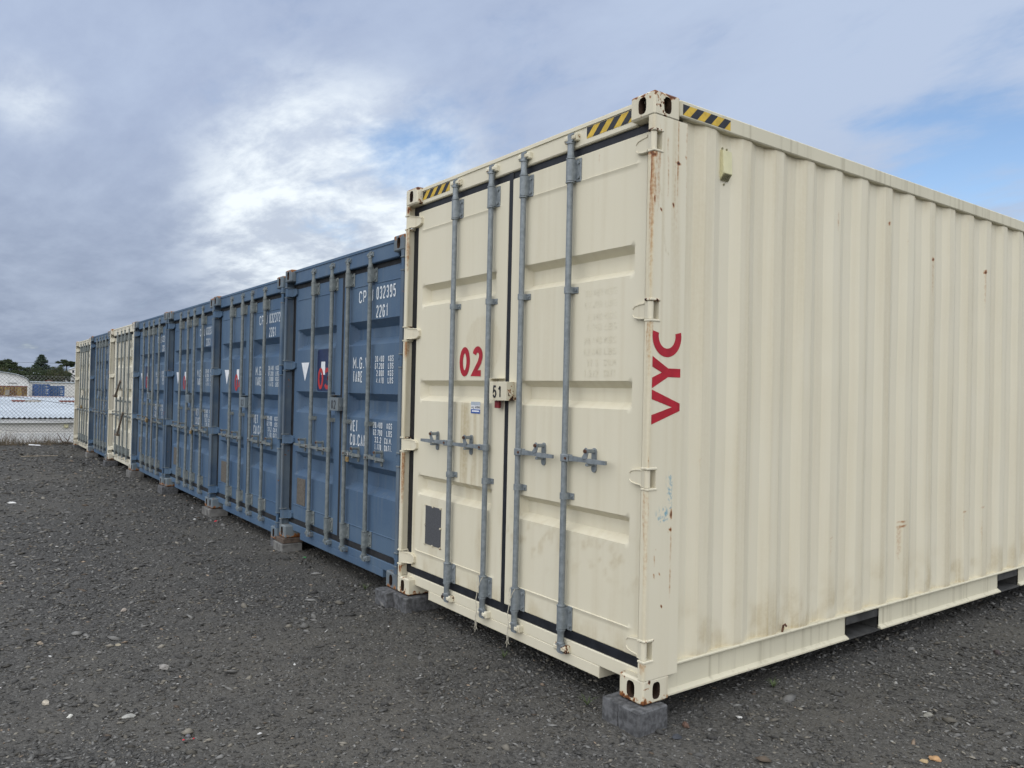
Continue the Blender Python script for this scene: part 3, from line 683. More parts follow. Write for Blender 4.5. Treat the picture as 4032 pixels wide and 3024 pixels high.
        if s < 0:
            z0, z1 = P['vz']; x0 = -.93 if P is HC else -.975
            v = G().box(x0, x0+.205, P['d']-.004, P['d']+.004, z0, z1, .002)
            if P is HC:
                for px, pz in ((0, 0), (.5, 0), (1, 0), (0, .5), (1, .5), (0, 1), (.5, 1), (1, 1)): v.cyl((x0+.205*px, P['d']-.001, z0+(z1-z0)*pz), (x0+.205*px, P['d']-.010, z0+(z1-z0)*pz), .007, 6, mi=1)
            v.build('vent_cover' if P is HC else 'data_plate', [M[P['vent']], M['cream_casting']], dr, True)
    return out
M['cream_rail'] = paint('cream_rail_paint', (.67, .635, .49), (.61, .58, .45), (.33, .30, .21), .10, .6, .6)

# wear painted onto the nearest container (rust runs from hinges and chips, grime on crests)
def streak(u, z, uc, ztop, zbot, w, a=1., wob=.006):
    cu = uc+(fbm(z*6+uc*31, z*0+uc*7, 2)-.5)*wob*2
    return a*np.exp(-((u-cu)/w)**2)*sst(ztop-z, 0, .012)*(1-sst(ztop-z, (ztop-zbot)*.35, ztop-zbot))
def blob(u, z, uc, zc, ru, rz, a=1.): return a*np.exp(-(((u-uc)/ru)**2+((z-zc)/rz)**2)**2)
def wear_post(Pt):
    x, y, z = Pt[..., 0], Pt[..., 1], Pt[..., 2]; u = np.where(y < .011, -(HW-x)*.6, y)      # u: 0 at the corner, + along the side
    R = np.zeros_like(u)
    for zt, zb, a in ((2.61, 1.75, .62), (1.81, 1.40, .42), (1.012, .28, .40), (.205, .118, .5)):
        R = np.maximum(R, streak(u, z, -.004, zt, zb, .012, a*.46)); R = np.maximum(R, streak(u, z, .007, zt, zb+.1, .0035, a*.95)); R = np.maximum(R, streak(u, z, -.010, zt, zt-(zt-zb)*.6, .003, a*.9)); R = np.maximum(R, streak(u, z, .016, zt, zt-(zt-zb)*.4, .003, a*.6))
    R = np.maximum(R, blob(u, z, 0, 2.60, .03, .03, .75)*fbm(u*90, z*60)*1.6)
    R = np.maximum(R, streak(u, z, .10, 2.70, 2.2, .006, .28)); R = np.maximum(R, streak(u, z, .172, 2.575, 2.42, .004, .5)); R = np.maximum(R, blob(u, z, .172, 2.577, .014, .008, .95))
    for uc, zc, ru, rz in ((.018, 2.44, .007, .05), (.012, 2.38, .006, .03), (.056, 2.334, .007, .007), (.14, 2.371, .010, .012), (.004, 1.150, .010, .022), (.168, .885, .010, .035), (.166, .81, .012, .009), (.153, .805, .006, .008), (.167, .675, .007, .042), (.06, .724, .008, .010), (.062, .602, .006, .008), (.095, .605, .010, .006), (.22, 2.617, .005, .012), (.09, .52, .005, .008), (.11, .45, .006, .008)):
        R = np.maximum(R, blob(u, z, uc+.004*math.sin(zc*90), zc, ru*.55, rz*.9, .9))
    for uc, zt, zb, a in ((.004, 1.13, 1.08, .45), (.168, .84, .5, .36), (.166, .63, .42, .34), (.06, .71, .62, .3)): R = np.maximum(R, streak(u, z, uc, zt, zb, .005, a))
    R = np.maximum(R, .30*sst(fbm(u*60, z*1.2), .60, .72)*sst(z, 1.9, 2.75))
    Dt = .42*sst(fbm(u*28, z*.8), .42, .7)*(.35+.65*sst(z, .9, 2.6))+.35*np.exp(-((u-.0)/.02)**2)
    # a long scratch
    zz = np.array([2.496, 2.40, 2.25, 2.14, 2.11]); uu = np.array([.03, .06, .075, .095, .16])
    Dt = np.maximum(Dt, .6*np.exp(-((u-np.interp(z, zz[::-1], uu[::-1], left=9, right=9))/.004)**2))
    Sc = np.maximum.reduce([blob(u, z, .15, 1.03, .02, .05), blob(u, z, .16, .95, .012, .05), blob(u, z, .11, .885, .045, .035)])*sst(fbm(u*60+z*35, z*18-u*40), .42, .58)
    return {'rust': R, 'dirt': Dt, 'scrape': Sc}
def wear_post_far(Pt):
    x, y, z = HW+Pt[..., 0], Pt[..., 1], Pt[..., 2]; u = np.where(y < .011, x, .04+y); R = np.zeros_like(u)
    for zt, zb, a in ((2.775, 2.70, .8), (2.61, 2.2, .42), (1.81, 1.6, .42), (1.012, .45, .45), (.205, .118, .6)):
        R = np.maximum(R, streak(u, z, .035, zt, zb, .010, a)); R = np.maximum(R, streak(u, z, .055, zt, zb+.04, .006, a*.9)); R = np.maximum(R, streak(u, z, .004, zt, zb, .004, a*.8))
    return {'rust': R, 'dirt': .7*sst(fbm(u*30, z*.9), .42, .66)}
def wear_wall(Pt, OO):
    y, z = Pt[..., 1], Pt[..., 2]; R = np.zeros_like(y); crest = 1-OO/.023
    for yc, zc, ry, rz, a in ((2.39, .665, .06, .008, .34), (2.39, .64, .06, .010, .42), (3.27, .668, .040, .012, .36), (3.56, .676, .036, .010, .36), (1.56, .640, .014, .008, .3), (1.521, 2.578, .008, .014, 1), (1.588, 2.578, .007, .022, 1), (1.59, 2.42, .006, .012, .9), (1.81, 2.578, .009, .012, .9), (2.155, 2.578, .007, .012, .7), (2.385, 2.58, .008, .014, .8), (.375, .95, .006, .06, .75), (.378, .77, .005, .03, .6), (.44, .79, .005, .02, .5), (2.73, 2.42, .008, .012, .8), (3.545, 2.42, .008, .015, .8)):
        R = np.maximum(R, blob(y, z, yc, zc, ry*.75, rz*.85, a))
    for yc, zt, zb, a in ((2.365, .64, .30, .42), (2.41, .64, .35, .42), (3.25, .65, .25, .36), (3.54, .66, .25, .34), (1.56, .63, .45, .3), (1.521, 2.57, 2.35, .34), (1.588, 2.57, 2.40, .55), (1.81, 2.57, 2.2, .36), (2.385, 2.57, 1.9, .33), (2.73, 2.42, 2.0, .33), (3.545, 2.42, 2.0, .33), (.375, 1.16, .75, .45)):
        R = np.maximum(R, streak(y, z, yc, zt, zb, .009, a*.62))
    lowd = sst(fbm(y*9, z*7), .45, .72)*(1-sst(z, .2, .52))
    Dt = crest*.20*sst(fbm(y*30, z*.5), .38, .62)+.20*sst(fbm(y*7+3, z*.45), .5, .75)+.6*lowd+.25*np.exp(-((z-.165)/.02)**2)
    Dt = np.maximum(Dt, .55*sst(z, 2.70, 2.80)*sst(fbm(y*30, z*3), .3, .7))
    return {'rust': R, 'dirt': np.clip(Dt, 0, 1)}
def wear_door(s):
    def f(Pt):
        x, z = Pt[..., 0], Pt[..., 2]; D = np.zeros_like(x); R = np.zeros_like(x)
        if s < 0:
            drip = sst(fbm(x*30, z*.9+3), .40, .56)*np.exp(-((x+.42)/.16)**2)*(1-sst(z, 1.36, 1.40))*sst(z, .62, 1.0)
            D = np.maximum(D, 1.0*drip); D = np.maximum(D, .75*np.exp(-((x+.40+(1.3-z)*.12)/.026)**2)*(1-sst(z, 1.28, 1.32))*sst(z, .75, 1.15))
            D = np.maximum(D, .30*(1-sst(np.hypot(x+.27, z-1.74), .19, .198)))
            D = np.maximum(D, .45*sst(fbm(x*20, z*2), .50, .66)*np.exp(-((z-.5)/.25)**2))
        else:
            D = np.maximum(D, .16*sst(fbm(x*30, z*.6), .54, .70)); D = np.maximum(D, .5*sst(fbm(x*25, z*25), .56, .66)*np.exp(-((z-.62)/.12)**2))
            R = np.maximum(R, streak(x, z, .78, 2.72, 2.1, .006, .16))
        D = np.maximum(D, .5*(1-sst(z, .2, .34))*sst(fbm(x*14, z*9), .42, .62))
        return {'dirt': D, 'rust': R}
    return f
PITCH = 2.456
def cx(i): return -HW-PITCH*i-(0 if i == 0 else .0)
SPOTS = [(0, 0), (0, 0), (-.02, -.045), (-.015, -.055), (-.035, -.056), (-.040, -.062), (-.055, -.095), (-.060, -.120)]
LAB = ['nearest and tallest shipping container, cream, with red VYC on its side',
       'blue shipping container marked 032395, right beside the cream VYC container',
       'blue shipping container marked 032372 with 03 on its lock box',
       'third blue shipping container from the cream VYC one',
       'blue shipping container with a grey strap hanging from its door handle',
       'off-white shipping container with two rusty bars slung across its doors, between blue ones',
       'blue shipping container standing alone between two off-white containers',
       'cream shipping container at the far end of the row, next to the fence']
GRP = 'shipping containers standing in a row'
roots = []
for i in range(8):
    r_ = thing('shipping_container', LAB[i], 'container', (cx(i), SPOTS[i][0], SPOTS[i][1]), GRP); roots.append(r_)
c1 = container(HC, 'c1', roots[0], {'post': wear_post, 'post_far': wear_post_far, 'wall': wear_wall, 'door': wear_door})
c2 = container(ST, 'c2', roots[1])
_sw = {}
def swap_mesh(me, table):
    if not table or not any(m and m.name in table for m in me.materials): return me
    k = (me.name, tuple(sorted(table))); 
    if k not in _sw:
        c = me.copy(); 
        for j, m in enumerate(me.materials):
            if m and m.name in table: c.materials[j] = table[m.name]
        _sw[k] = c
    return _sw[k]
def copy_children(src, dst, table, mp):
    for ch in list(src.children):
        c = ch.copy(); c.data = swap_mesh(ch.data, table); c.parent = dst; COL.objects.link(c); mp[ch.name] = c; copy_children(ch, c, table, mp)
OLD = {'blue_paint': M['cream_old'], 'blue_rail_paint': M['cream_old'], 'blue_post_paint': M['cream_old'], 'blue_casting_paint': M['cream_old_casting']}
CT = [c1, c2]
for i in range(2, 8):
    mp = {}; copy_children(c2['root'], roots[i], OLD if i in (5, 7) else None, mp)
    CT.append({'root': roots[i], -1: mp[c2[-1].name], 1: mp[c2[1].name]})

# ---- markings
def on_side(z0, up=1): return lambda a, b: (HW+.0012, b, a)
def letters_vyc():
    g = G(); x = HW+.0012; T = .018; B = .212; w = .042      # T: top of letter (towards the door edge), B: baseline
    def poly(pts): g.add([(x, b, a) for a, b in pts], [tuple(range(len(pts)))])
    v0, v1 = 1.317, 1.482; vm = (v0+v1)/2
    poly([(v0, T), (v0+.045, T), (vm, B-.056), (vm, B), (vm-.018, B)]); poly([(v1, T), (v1-.045, T), (vm, B-.056), (vm, B), (vm+.018, B)])
    y0, y1 = 1.488, 1.640; ym = (y0+y1)/2; k = T+.108
    poly([(y0, T), (y0+.050, T), (ym, T+.064), (ym, k), (ym-.021, k)]); poly([(y1, T), (y1-.050, T), (ym, T+.064), (ym, k), (ym+.021, k)])
    poly([(ym-.021, k), (ym+.021, k), (ym+.021, B), (ym-.021, B)])
    R, c0, cy = .1, 1.738, (T+B)/2; a0, a1 = 77, 283; m = 30; ri = .058; out = []
    for j in range(m+1):
        t = rad(a0+(a1-a0)*j/m); out.append((c0+.1*math.cos(t), cy+.1*math.sin(t), c0+ri*math.cos(t)*1.02, cy+ri*math.sin(t)))
    for p, q in zip(out[:-1], out[1:]): poly([(p[0], p[1]), (q[0], q[1]), (q[2], q[3]), (p[2], p[3])])
    return g
letters_vyc().build('lettering', M['red'], c1['root'], fix=False)
def tape_g(L, h, T, p=.052):
    g = G(); g.add([T(a, b, 0) for a, b in ((0, 0), (L, 0), (L, h), (0, h))], [(0, 1, 2, 3)])
    a = -h
    while a < L:
        pts = [(a, 0), (a+p, 0), (a+p+h, h), (a+h, h)]
        for lim, sgn in ((0, 1), (L, -1)):
            o = []
            for q, r in zip(pts, pts[1:]+pts[:1]):
                iq, ir = sgn*(q[0]-lim) >= 0, sgn*(r[0]-lim) >= 0
                if iq: o.append(q)
                if iq != ir: t = (lim-q[0])/(r[0]-q[0]); o.append((lim, q[1]+(r[1]-q[1])*t))
            pts = o
            if len(pts) < 3: break
        if len(pts) >= 3: g.add([T(q[0], q[1], 1) for q in pts], [tuple(range(len(pts)))], 1)
        a += 2*p
    return g
for x0 in (-1.052, .69): tape_g(.362, .058, lambda a, b, k, x0=x0: (x0+a, .0458-.0006*k, 2.803+b)).build('hazard_tape', [M['yellow'], M['tape_black']], c1['root'], fix=False)
tape_g(.36, .052, lambda a, b, k: (HW+.0008+.0006*k, .195+a, 2.817+b)).build('hazard_tape', [M['yellow'], M['tape_black']], c1['root'], fix=False)
put_text(c1[-1], M['red'], HC['d']-.0015, '02', -.533, 1.549, .191, cw=.122, w=.040, font=RB, gap=.22)
for tx, z in (('30.480 KGS', 1.965), ('67.200 LBS', 1.905), ('2.340 KGS', 1.84), ('5.160 LBS', 1.785), ('28.140 KGS', 1.717), ('62.040 LBS', 1.658), ('37.5 CU.M', 1.60), ('1.322 CU.FT', 1.545)):
    a_, u_ = tx.split(' '); put_text(c1[1], M['text_ghost'], HC['d']-.0003, a_, .69 if len(tx) > 9 else .71, z, .034, total=.022*len(a_), w=.0035); put_text(c1[1], M['text_ghost'], HC['d']-.0003, u_, .845, z, .034, total=.085, w=.0035)
st = G(); d = HC['d']; x0, x1, z0, z1 = -.385, -.280, 1.314, 1.360+.028
st.box(x0, x1, d-.0012, d, z0, z1); st.add([(x, d-.0016, z) for x, z in ((x0, z1-.022), (x1, z1-.022), (x1, z1), (x0, z1))], [(0, 1, 2, 3)], 1)
st.add([(x, d-.0016, z) for x, z in ((x0, z0), (x1, z0), (x1, z0+.026), (x0, z0+.026))], [(0, 1, 2, 3)], 2)
t_ = text('ALARM', x0+.006, z0+.030, .017, total=.094, w=.0042); st.add([(a, d-.0018, c) for a, b, c in t_.v], t_.f, 3)
st.box(x0+.012, x1-.012, d-.0018, d-.0010, z0+.010, z0+.019, 0, 0)
st.build('alarm_sticker', [M['white_vinyl'], M['sticker_grey'], M['sticker_blue'], M['black_vinyl']], c1[-1], fix=False)

BLUE_TEXT = [('032395', '02', '03', 'text_white', True), ('032372', '03', '04', 'text_worn', False), ('032371', '', '05', 'text_worn', False), ('032390', '05', '06', 'text_worn', True)]
def markings(c, num, mat, z_off=0.):
    dr = c[1]; y = ST['d']-.0015; m = M[mat]; T = lambda *a, **k: put_text(dr, m, y, *a, **k)
    T('CPIU', .315, 2.158, .098, total=.26); T(num, .635, 2.162, .100, total=.325); T('[', 1.040, 2.155, .108, cw=.06, w=.008); T('22G1', .637, 2.018, .098, total=.205)
    T('M.G.W.', .228, 1.616, .096, total=.335); T('TARE', .230, 1.505, .092, total=.18)
    for tx, u, z in (('30.480', 'KGS', 1.668), ('67.200', 'LBS', 1.611), ('2.000', 'KGS', 1.555), ('4.410', 'LBS', 1.499)):
        T(tx, .637 if len(tx) > 5 else .665, z, .047, total=.155 if len(tx) > 5 else .127, w=.0075); T(u, .862, z, .047, total=.088, w=.0075)
    T('NET', .205, 1.098, .094, total=.140); T('CU.CAP.', .202, .984, .094, total=.335)
    for tx, u, z in (('28.480', 'KGS', 1.148), ('62.790', 'LBS', 1.090), ('33.2', 'CU.M.', 1.033), ('1.170', 'CU.FT.', .977)):
        T(tx, .633 if len(tx) > 5 else .66, z, .046, total=.155 if len(tx) > 5 else .115, w=.0075); T(u, .862 if len(u) < 4 else .830, z, .046, total=.088 if len(u) < 4 else .12, w=.0075)
def decals(c, red, navy):
    dr = c[-1]; y = ST['d']
    G().add([(x, y-.0012, z) for x, z in ((-.935, 1.688), (-.742, 1.688), (-.840, 1.512))], [(0, 1, 2)]).build('warning_triangle', M['white_vinyl'], dr, fix=False)
    if navy:
        r = .03; P4 = [(-.545+r, 1.425+r, 180), (-.245-r, 1.425+r, 270), (-.245-r, 1.802-r, 0), (-.545+r, 1.802-r, 90)]
        pts = [(x+r*math.cos(rad(a+t)), y-.0010, z+r*math.sin(rad(a+t))) for x, z, a in P4 for t in (0, 30, 60, 90)]
        G().add(pts, [tuple(range(len(pts)))]).build('navy_panel', M['navy'], dr, fix=False)
    G().add([(x, y-.0016, z) for x, z in ((-.452, 1.572), (-.362, 1.572), (-.362, 1.69), (-.452, 1.69))], [(0, 1, 2, 3)]).build('white_patch', M['white_vinyl'], dr, fix=False)
    put_text(dr, M['red_paint'], y-.0022, red, -.522, 1.44, .195, cw=.125, w=.036, font=RB, gap=.2)
for i, (num, bx, rd, mt, nv) in enumerate(BLUE_TEXT): markings(CT[i+1], num, mt); decals(CT[i+1], rd, nv)
markings(CT[6], '032358', 'text_worn')
markings(CT[5], '411870', 'text_dark'); markings(CT[7], '205533', 'text_dark')

# ---- lock boxes
def lock_box(c, P, num, mats, z0=1.403, h=.112):
    d = P['d']; f = -.009 if P is HC else .012; x0, x1 = -.087, .09; root = c['root']
    b = G().box(x0, x1, f, f+.004, z0, z0+h, .0015).box(x1-.004, x1, f+.003, d, z0, z0+h, .0015).box(x0, x1-.003, f+.003, d, z0+h-.004, z0+h-.0005).box(x0, x0+.004, f+.004, d, z0+.001, z0+h-.005)
    b.box(x0-.012, x0-.008, f+.008, d+.02, z0+.012, z0+h+.022, .001).box(x0-.0085, x0+.075, f+.012, d+.02, z0+h+.018, z0+h+.022, .001)
    b.box(x1-.004, x1+.012, d-.006, d+.002, z0, z0+h, .001)
    b.tube([(x1+.001, f+.018, z0+.058), (x1+.010, f+.02, z0+.036), (x1+.012, f+.028, z0+.028), (x1+.010, f+.036, z0+.036), (x1+.001, f+.038, z0+.058)], .0038, 6)
    o = b.build('lock_box', mats, root, True)
    if num: put_text(o, M['black_vinyl'], f-.001, num, x0+.036, z0+.014, .076, cw=.041, w=.0125, font=RB, gap=.3)
lock_box(c1, HC, '51', M['cream_casting'])
lock_box(CT[1], ST, '02', M['blue_casting'], 1.262); lock_box(CT[2], ST, '03', M['blue_casting'], 1.262); lock_box(CT[3], ST, '', M['blue_casting'], 1.262)
lock_box(CT[4], ST, '05', M['blue_casting'], 1.262); lock_box(CT[6], ST, '', M['blue_casting'], 1.262); lock_box(CT[7], ST, '', M['cream_old_casting'], 1.262); lock_box(CT[5], ST, '', M['cream_old_casting'], 1.262)

# ---- alarm siren on the long side, tie-down hook on the bottom rail
s_ = G(); xx = HW-.044
s_.box(xx-.002, xx+.006, .515, .590, 2.538, 2.742, .002)
s_.prism([(xx+.004, 2.722), (xx+.030, 2.716), (xx+.036, 2.60), (xx+.006, 2.562)], 'y', .518, .587)
for k in range(6):
    for q in range(5): s_.box(xx+.012+k*.004, xx+.020+k*.004, .526+q*.0115, .533+q*.0115, 2.566+k*.0052, 2.570+k*.0052, 0, 1)
for yy, zz in ((.535, 2.731), (.570, 2.731), (.552, 2.548)): s_.cyl((xx+.004, yy, zz), (xx+.014, yy, zz), .006, 7, mi=1)
s_.build('alarm_siren', [M['siren'], M['siren_grille']], c1['root'], True)
G().tube([(HW-.014, 1.098, .160), (HW-.008, 1.10, .20), (HW-.002, 1.108, .208), (HW+.002, 1.114, .196)], .006, 6).build('tie_down_hook', M['rusty_bolt'], c1['root'], True)
# ------------------------------------------------------------------ small things on the containers
def at(i, x, y, z): r = roots[i].location; return (r.x+x, r.y+y, r.z+z)
def padlock(name, label, loc, body, s=1., tilt=0.):
    t = thing(name, label, 'padlock', loc, 'padlocks on the containers'); t.rotation_euler[1] = tilt
    G().box(-.022*s, .022*s, -.010*s, .010*s, -.048*s, -.004*s, .003).build('body', M[body], t, True)
    G().tube([(-.014*s, 0, -.006)]+[(.014*s*math.cos(rad(a)), 0, .016*s+.014*s*math.sin(rad(a))) for a in range(180, -1, -30)]+[(.014*s, 0, -.006)], .0038*s, 6).build('shackle', M['steel'], t, True)
padlock('padlock', 'dark red padlock under the lock box numbered 51', at(0, -.048, .028, 1.404), 'padlock_red', 1.)
padlock('padlock', 'brass padlock on the handle of the blue container marked 032395', at(1, .285, .018, .896), 'brass', .95)
padlock('padlock', 'brass padlock on the handle of the third blue container, counted from the cream VYC one', at(3, .20, .018, .90), 'brass', 1.1)
padlock('padlock', 'tilted brown padlock beside the hanging grey strap', at(4, .02, .0, .96), 'brass', 1.5, .35)
padlock('padlock', 'yellow square padlock on the far end cream container', at(7, .05, .0, 1.02), 'brass', 1.5, .6)
def string(label, i, x):
    rnd = random.Random(int(x*100)); t = thing('string', label, 'string', at(i, x, .0, .33), 'strings tied to the locking bars')
    loop = [(.026, .01, -.006), (.018, -.002, -.03), (.0, -.004, -.072), (-.004, -.004, -.082), (-.020, -.002, -.05), (-.026, .012, -.004)]
    G().tube([Vector(p) for p in loop], .0022, 5).build('loop', M['string'], t)
    pts = [(-.003, -.006, -.078)]+[(-.006+.006*math.sin(k*1.3), -.012, -.078-.021*k) for k in range(1, 10)]
    g = G().tube(pts, .0026, 5)
    for q in range(6): g.tube([pts[-3+rnd.randint(-1, 1)], (rnd.uniform(-.02, .01), -.014, -.285), (rnd.uniform(-.025, .03), -.016, -.31-rnd.random()*.04)], .0011, 4)
    g.build('frayed_tail', M['string'], t)
string('frayed white string tied to the locking bar left of the door gap', 0, -.166); string('frayed white string tied to the locking bar right of the door gap', 0, .166)
s_ = tag(G().tube([(.0, 0, .02), (.02, -.01, -.05), (.012, -.004, -.18), (.03, -.012, -.3), (.006, 0, -.40), (.0, 0, -.46)], [.018, .024, .02, .024, .014, .010], 6).build('strap', M['strap'], None, True), 'grey strap hanging from a door handle of a blue container', 'strap'); s_.location = at(4, .38, .0, .97); s_.scale = (1, .4, 1)
for lab, (xa, za), (xb, zb) in (('upper rusty bar slung across the off-white container doors', (-.42, 1.27), (.10, 1.56)), ('lower rusty bar slung across the off-white container doors', (-.10, .55), (.42, .98))):
    t = thing('lock_bar', lab, 'lock bar', at(5, xa, -.005, za), 'rusty lock bars'); dx, dz = xb-xa, zb-za
    G().tube([(0, 0, 0), (dx*.5, 0, dz*.5), (dx, 0, dz)], .020, 4).build('bar', M['rusty_steel'], t)
    G().cyl((-.03, .03, -.01), (.02, -.03, .0), .025, 8).build('clamp', M['rusty_steel'], t)

# ------------------------------------------------------------------ concrete blocks and timber packers under the corners
def block(label, x0, x1, y0, y1, ztop, mat='concrete', rot=0.):
    cxm, cym = (x0+x1)/2, (y0+y1)/2; zb = float(gz(cxm, cym))-.05
    v, f = chamfer_box(x0-cxm, x1-cxm, y0-cym, y1-cym, 0, ztop-zb, .007)
    rj = np.random.default_rng(int(abs(x0*997+y0*131))); v = [(a+rj.normal(0, .0022), b_+rj.normal(0, .0022), c+(rj.normal(0, .0015) if c < ztop-zb-.003 else -abs(rj.normal(0, .0006)))) for a, b_, c in v]
    o = tag(G().add(v, f).build('concrete_block', M[mat], None, False), label, 'block', 'concrete blocks under the container corners'); o.location = (cxm, cym, zb); o.rotation_euler[2] = rot; return o
block('outer concrete block under the near corner of the cream VYC container', -.098, .037, -.064, .135, -.003)
block('inner concrete block under the near corner of the cream VYC container', -.212, -.1005, -.060, .135, -.003, rot=.006)
block('concrete block where the cream VYC container meets the blue 032395 one, under the cream one', -2.43, -2.235, -.035, .30, -.003, rot=-.03)
block('concrete block where the cream VYC container meets the blue 032395 one, under the blue one', -2.62, -2.437, -.085, .22, -.003, rot=.02)
names = ['032395', '032372', 'padlocked', 'strapped', 'barred off-white', 'far blue', 'far end cream']
D2 = ['between the blue 032395 and 032372 containers', 'between the blue 032372 container and the padlocked one', 'between the padlocked blue container and the one with the strap', 'between the strapped blue container and the off-white one', 'between the off-white container and the far blue one', 'between the far blue container and the far end cream one']
for i in range(2, 8):
    xb = -HW-PITCH*(i-1)-HW-.009; zt = min(roots[i-1].location.z, roots[i].location.z)
    y0 = min(SPOTS[i-1][0], SPOTS[i][0]); zl, zr = roots[i].location.z, roots[i-1].location.z
    if i == 2:
        block('concrete block with timber on top '+D2[0], xb-.055, xb+.20, y0-.015, y0+.19, zr-.052, 'concrete2')
        o = tag(G().box(-.10, .13, -.02, .18, 0, .046, .004).build('timber_packer', M['timber'], None), 'brown timber packer on the concrete block under the blue 032395 container', 'timber'); o.location = (xb+.06, y0+.02, zr-.0495)
        block('darker concrete block behind the one with timber, under the blue 032372 container', xb-.23, xb-.07, y0+.02, y0+.24, zl-.003)
    else: block('concrete block '+D2[i-2], xb-.17, xb+.17, y0-.03, y0+.20, zt-.003, 'concrete2' if i % 2 else 'concrete', random.uniform(-.04, .04))
    if i < 7 and abs(zl-zr) > .006:
        hi = i if zl > zr else i-1; s = 1 if hi == i else -1; o = tag(G().box(-.06, .06, 0, .14, 0, abs(zl-zr)-.002, .001).build('packer', M['timber'], None), 'thin packer levelling the corner '+D2[i-2], 'packer')
        o.location = (xb-(.085 if hi == i else -.085), y0+.01, zt-.002+.0005)
        if i == 2: bpy.data.objects.remove(o)
    elif i == 7:
        o = tag(G().box(-.07, .07, 0, .14, 0, abs(zl-zr)-.002, .001).build('packer', M['timber'], None), 'thin packer levelling the corner '+D2[5], 'packer'); o.location = (xb+.09, y0+.01, zt-.002)
block('concrete block under the outer corner of the far end cream container', -19.75, -19.45, -.06, .16, roots[7].location.z-.003)
for i in range(8):
    r = roots[i].location      # rear supports keep the row off the ground
    block('concrete block under the rear of the row, '+['first', 'second', 'third', 'fourth', 'fifth', 'sixth', 'seventh', 'eighth'][i]+' container from the camera', r.x+.95, r.x+1.21, Ln-.3, Ln-.03, r.z-.003)

# ------------------------------------------------------------------ litter and single stones on the gravel
def rock(name, label, x, y, s, col, flat=.5, seed=0, group='single stones on the gravel', cat='stone'):
    rn = np.random.default_rng(seed); m = M.setdefault('rock%s' % (col,), plain('stone_%d' % len(M), col, .85, 0, .25, 40, .4)); g = G()
    k = 7; rings = [(.55, -.5), (1., -.1), (.85, .45), (.4, .85)]
    v = [((r*(1+rn.normal(0, .14)))*math.cos(6.283*i/k+rn.normal(0, .12))*s, r*(1+rn.normal(0, .14))*math.sin(6.283*i/k+rn.normal(0, .12))*s*.7, (h+rn.normal(0, .1))*s*flat) for r, h in rings for i in range(k)]
    f = [(j*k+i, j*k+(i+1) % k, (j+1)*k+(i+1) % k, (j+1)*k+i) for j in range(3) for i in range(k)]+[tuple(range(k))[::-1], tuple(range(3*k, 4*k))]
    o = tag(g.add(v, f).build(name, m, None), label, cat, group); o.location = (x, y, float(gz(x, y))+s*flat*.3); o.rotation_euler[2] = rn.random()*6; return o
for nm, lab, x, y, s, col, fl, cat in (
    ('stone', 'tan stone alone on the dark gravel at the left edge', -2.83, -2.17, .024, (.30, .25, .19), .6, 'stone'), ('stone', 'pale stone with a brown side in the lower left of the gravel', -1.82, -2.23, .024, (.42, .38, .31), .7, 'stone'),
    ('stone', 'small white stone in the lower left of the gravel', -1.59, -2.15, .016, (.60, .60, .55), .7, 'stone'), ('stone', 'long pale slab of stone near the bottom left', -1.44, -1.93, .030, (.27, .27, .25), .35, 'stone'),
    ('stone', 'large grey stone in the middle of the left gravel', -2.02, -1.65, .033, (.22, .21, .195), .5, 'stone'), ('stone', 'flat tan chip of stone left of the large grey stone', -2.58, -1.79, .024, (.30, .27, .20), .25, 'stone'),
    ('stone', 'round pale stone behind the flat tan chip', -3.34, -1.63, .023, (.33, .29, .25), .7, 'stone'), ('stone', 'dark grey pebble beside two red bits at the bottom', -1.08, -1.75, .016, (.13, .13, .14), .7, 'stone'),
    ('stone', 'dark reddish rock near the right edge of the picture', .44, 2.69, .034, (.05, .04, .04), .6, 'stone'), ('stone', 'smooth grey oval pebble on the right gravel', .68, 1.30, .031, (.20, .195, .17), .5, 'stone'),
    ('stone', 'orange stone at the bottom right', .92, .86, .028, (.36, .22, .11), .45, 'stone'), ('stone', 'tan stone left of the orange one at the bottom right', .90, .80, .020, (.33, .25, .14), .5, 'stone'),
    ('stone', 'brown broken brick piece right of the near concrete block', .075, .215, .026, (.13, .08, .06), .6, 'stone'), ('stone', 'dark flat slate beside the near concrete block', .13, .09, .032, (.05, .055, .065), .25, 'stone'),
    ('plastic_bit', 'left red plastic bit on the gravel at the bottom', -1.055, -1.775, .007, (.55, .03, .05), .6, 'litter'), ('plastic_bit', 'right red plastic bit on the gravel at the bottom', -1.045, -1.735, .006, (.50, .03, .05), .6, 'litter'),
    ('plastic_bit', 'red scrap beside a block under the blue containers', -6.87, -.05, .035, (.45, .04, .05), .25, 'litter'), ('plastic_bit', 'green scrap in front of the blue 032395 container', -4.37, .06, .024, (.06, .30, .10), .3, 'litter'),
    ('paper_scrap', 'white paper scrap at the left edge of the gravel', -9.63, -1.92, .06, (.62, .62, .60), .3, 'litter'), ('paper_scrap', 'small white scrap near a block under the blue containers', -7.09, -.24, .024, (.66, .66, .64), .4, 'litter')):
    rock(nm, lab, x, y, s, col, fl, int(abs(x*1000+y*77)), 'single stones on the gravel' if cat == 'stone' else 'litter on the gravel', cat)

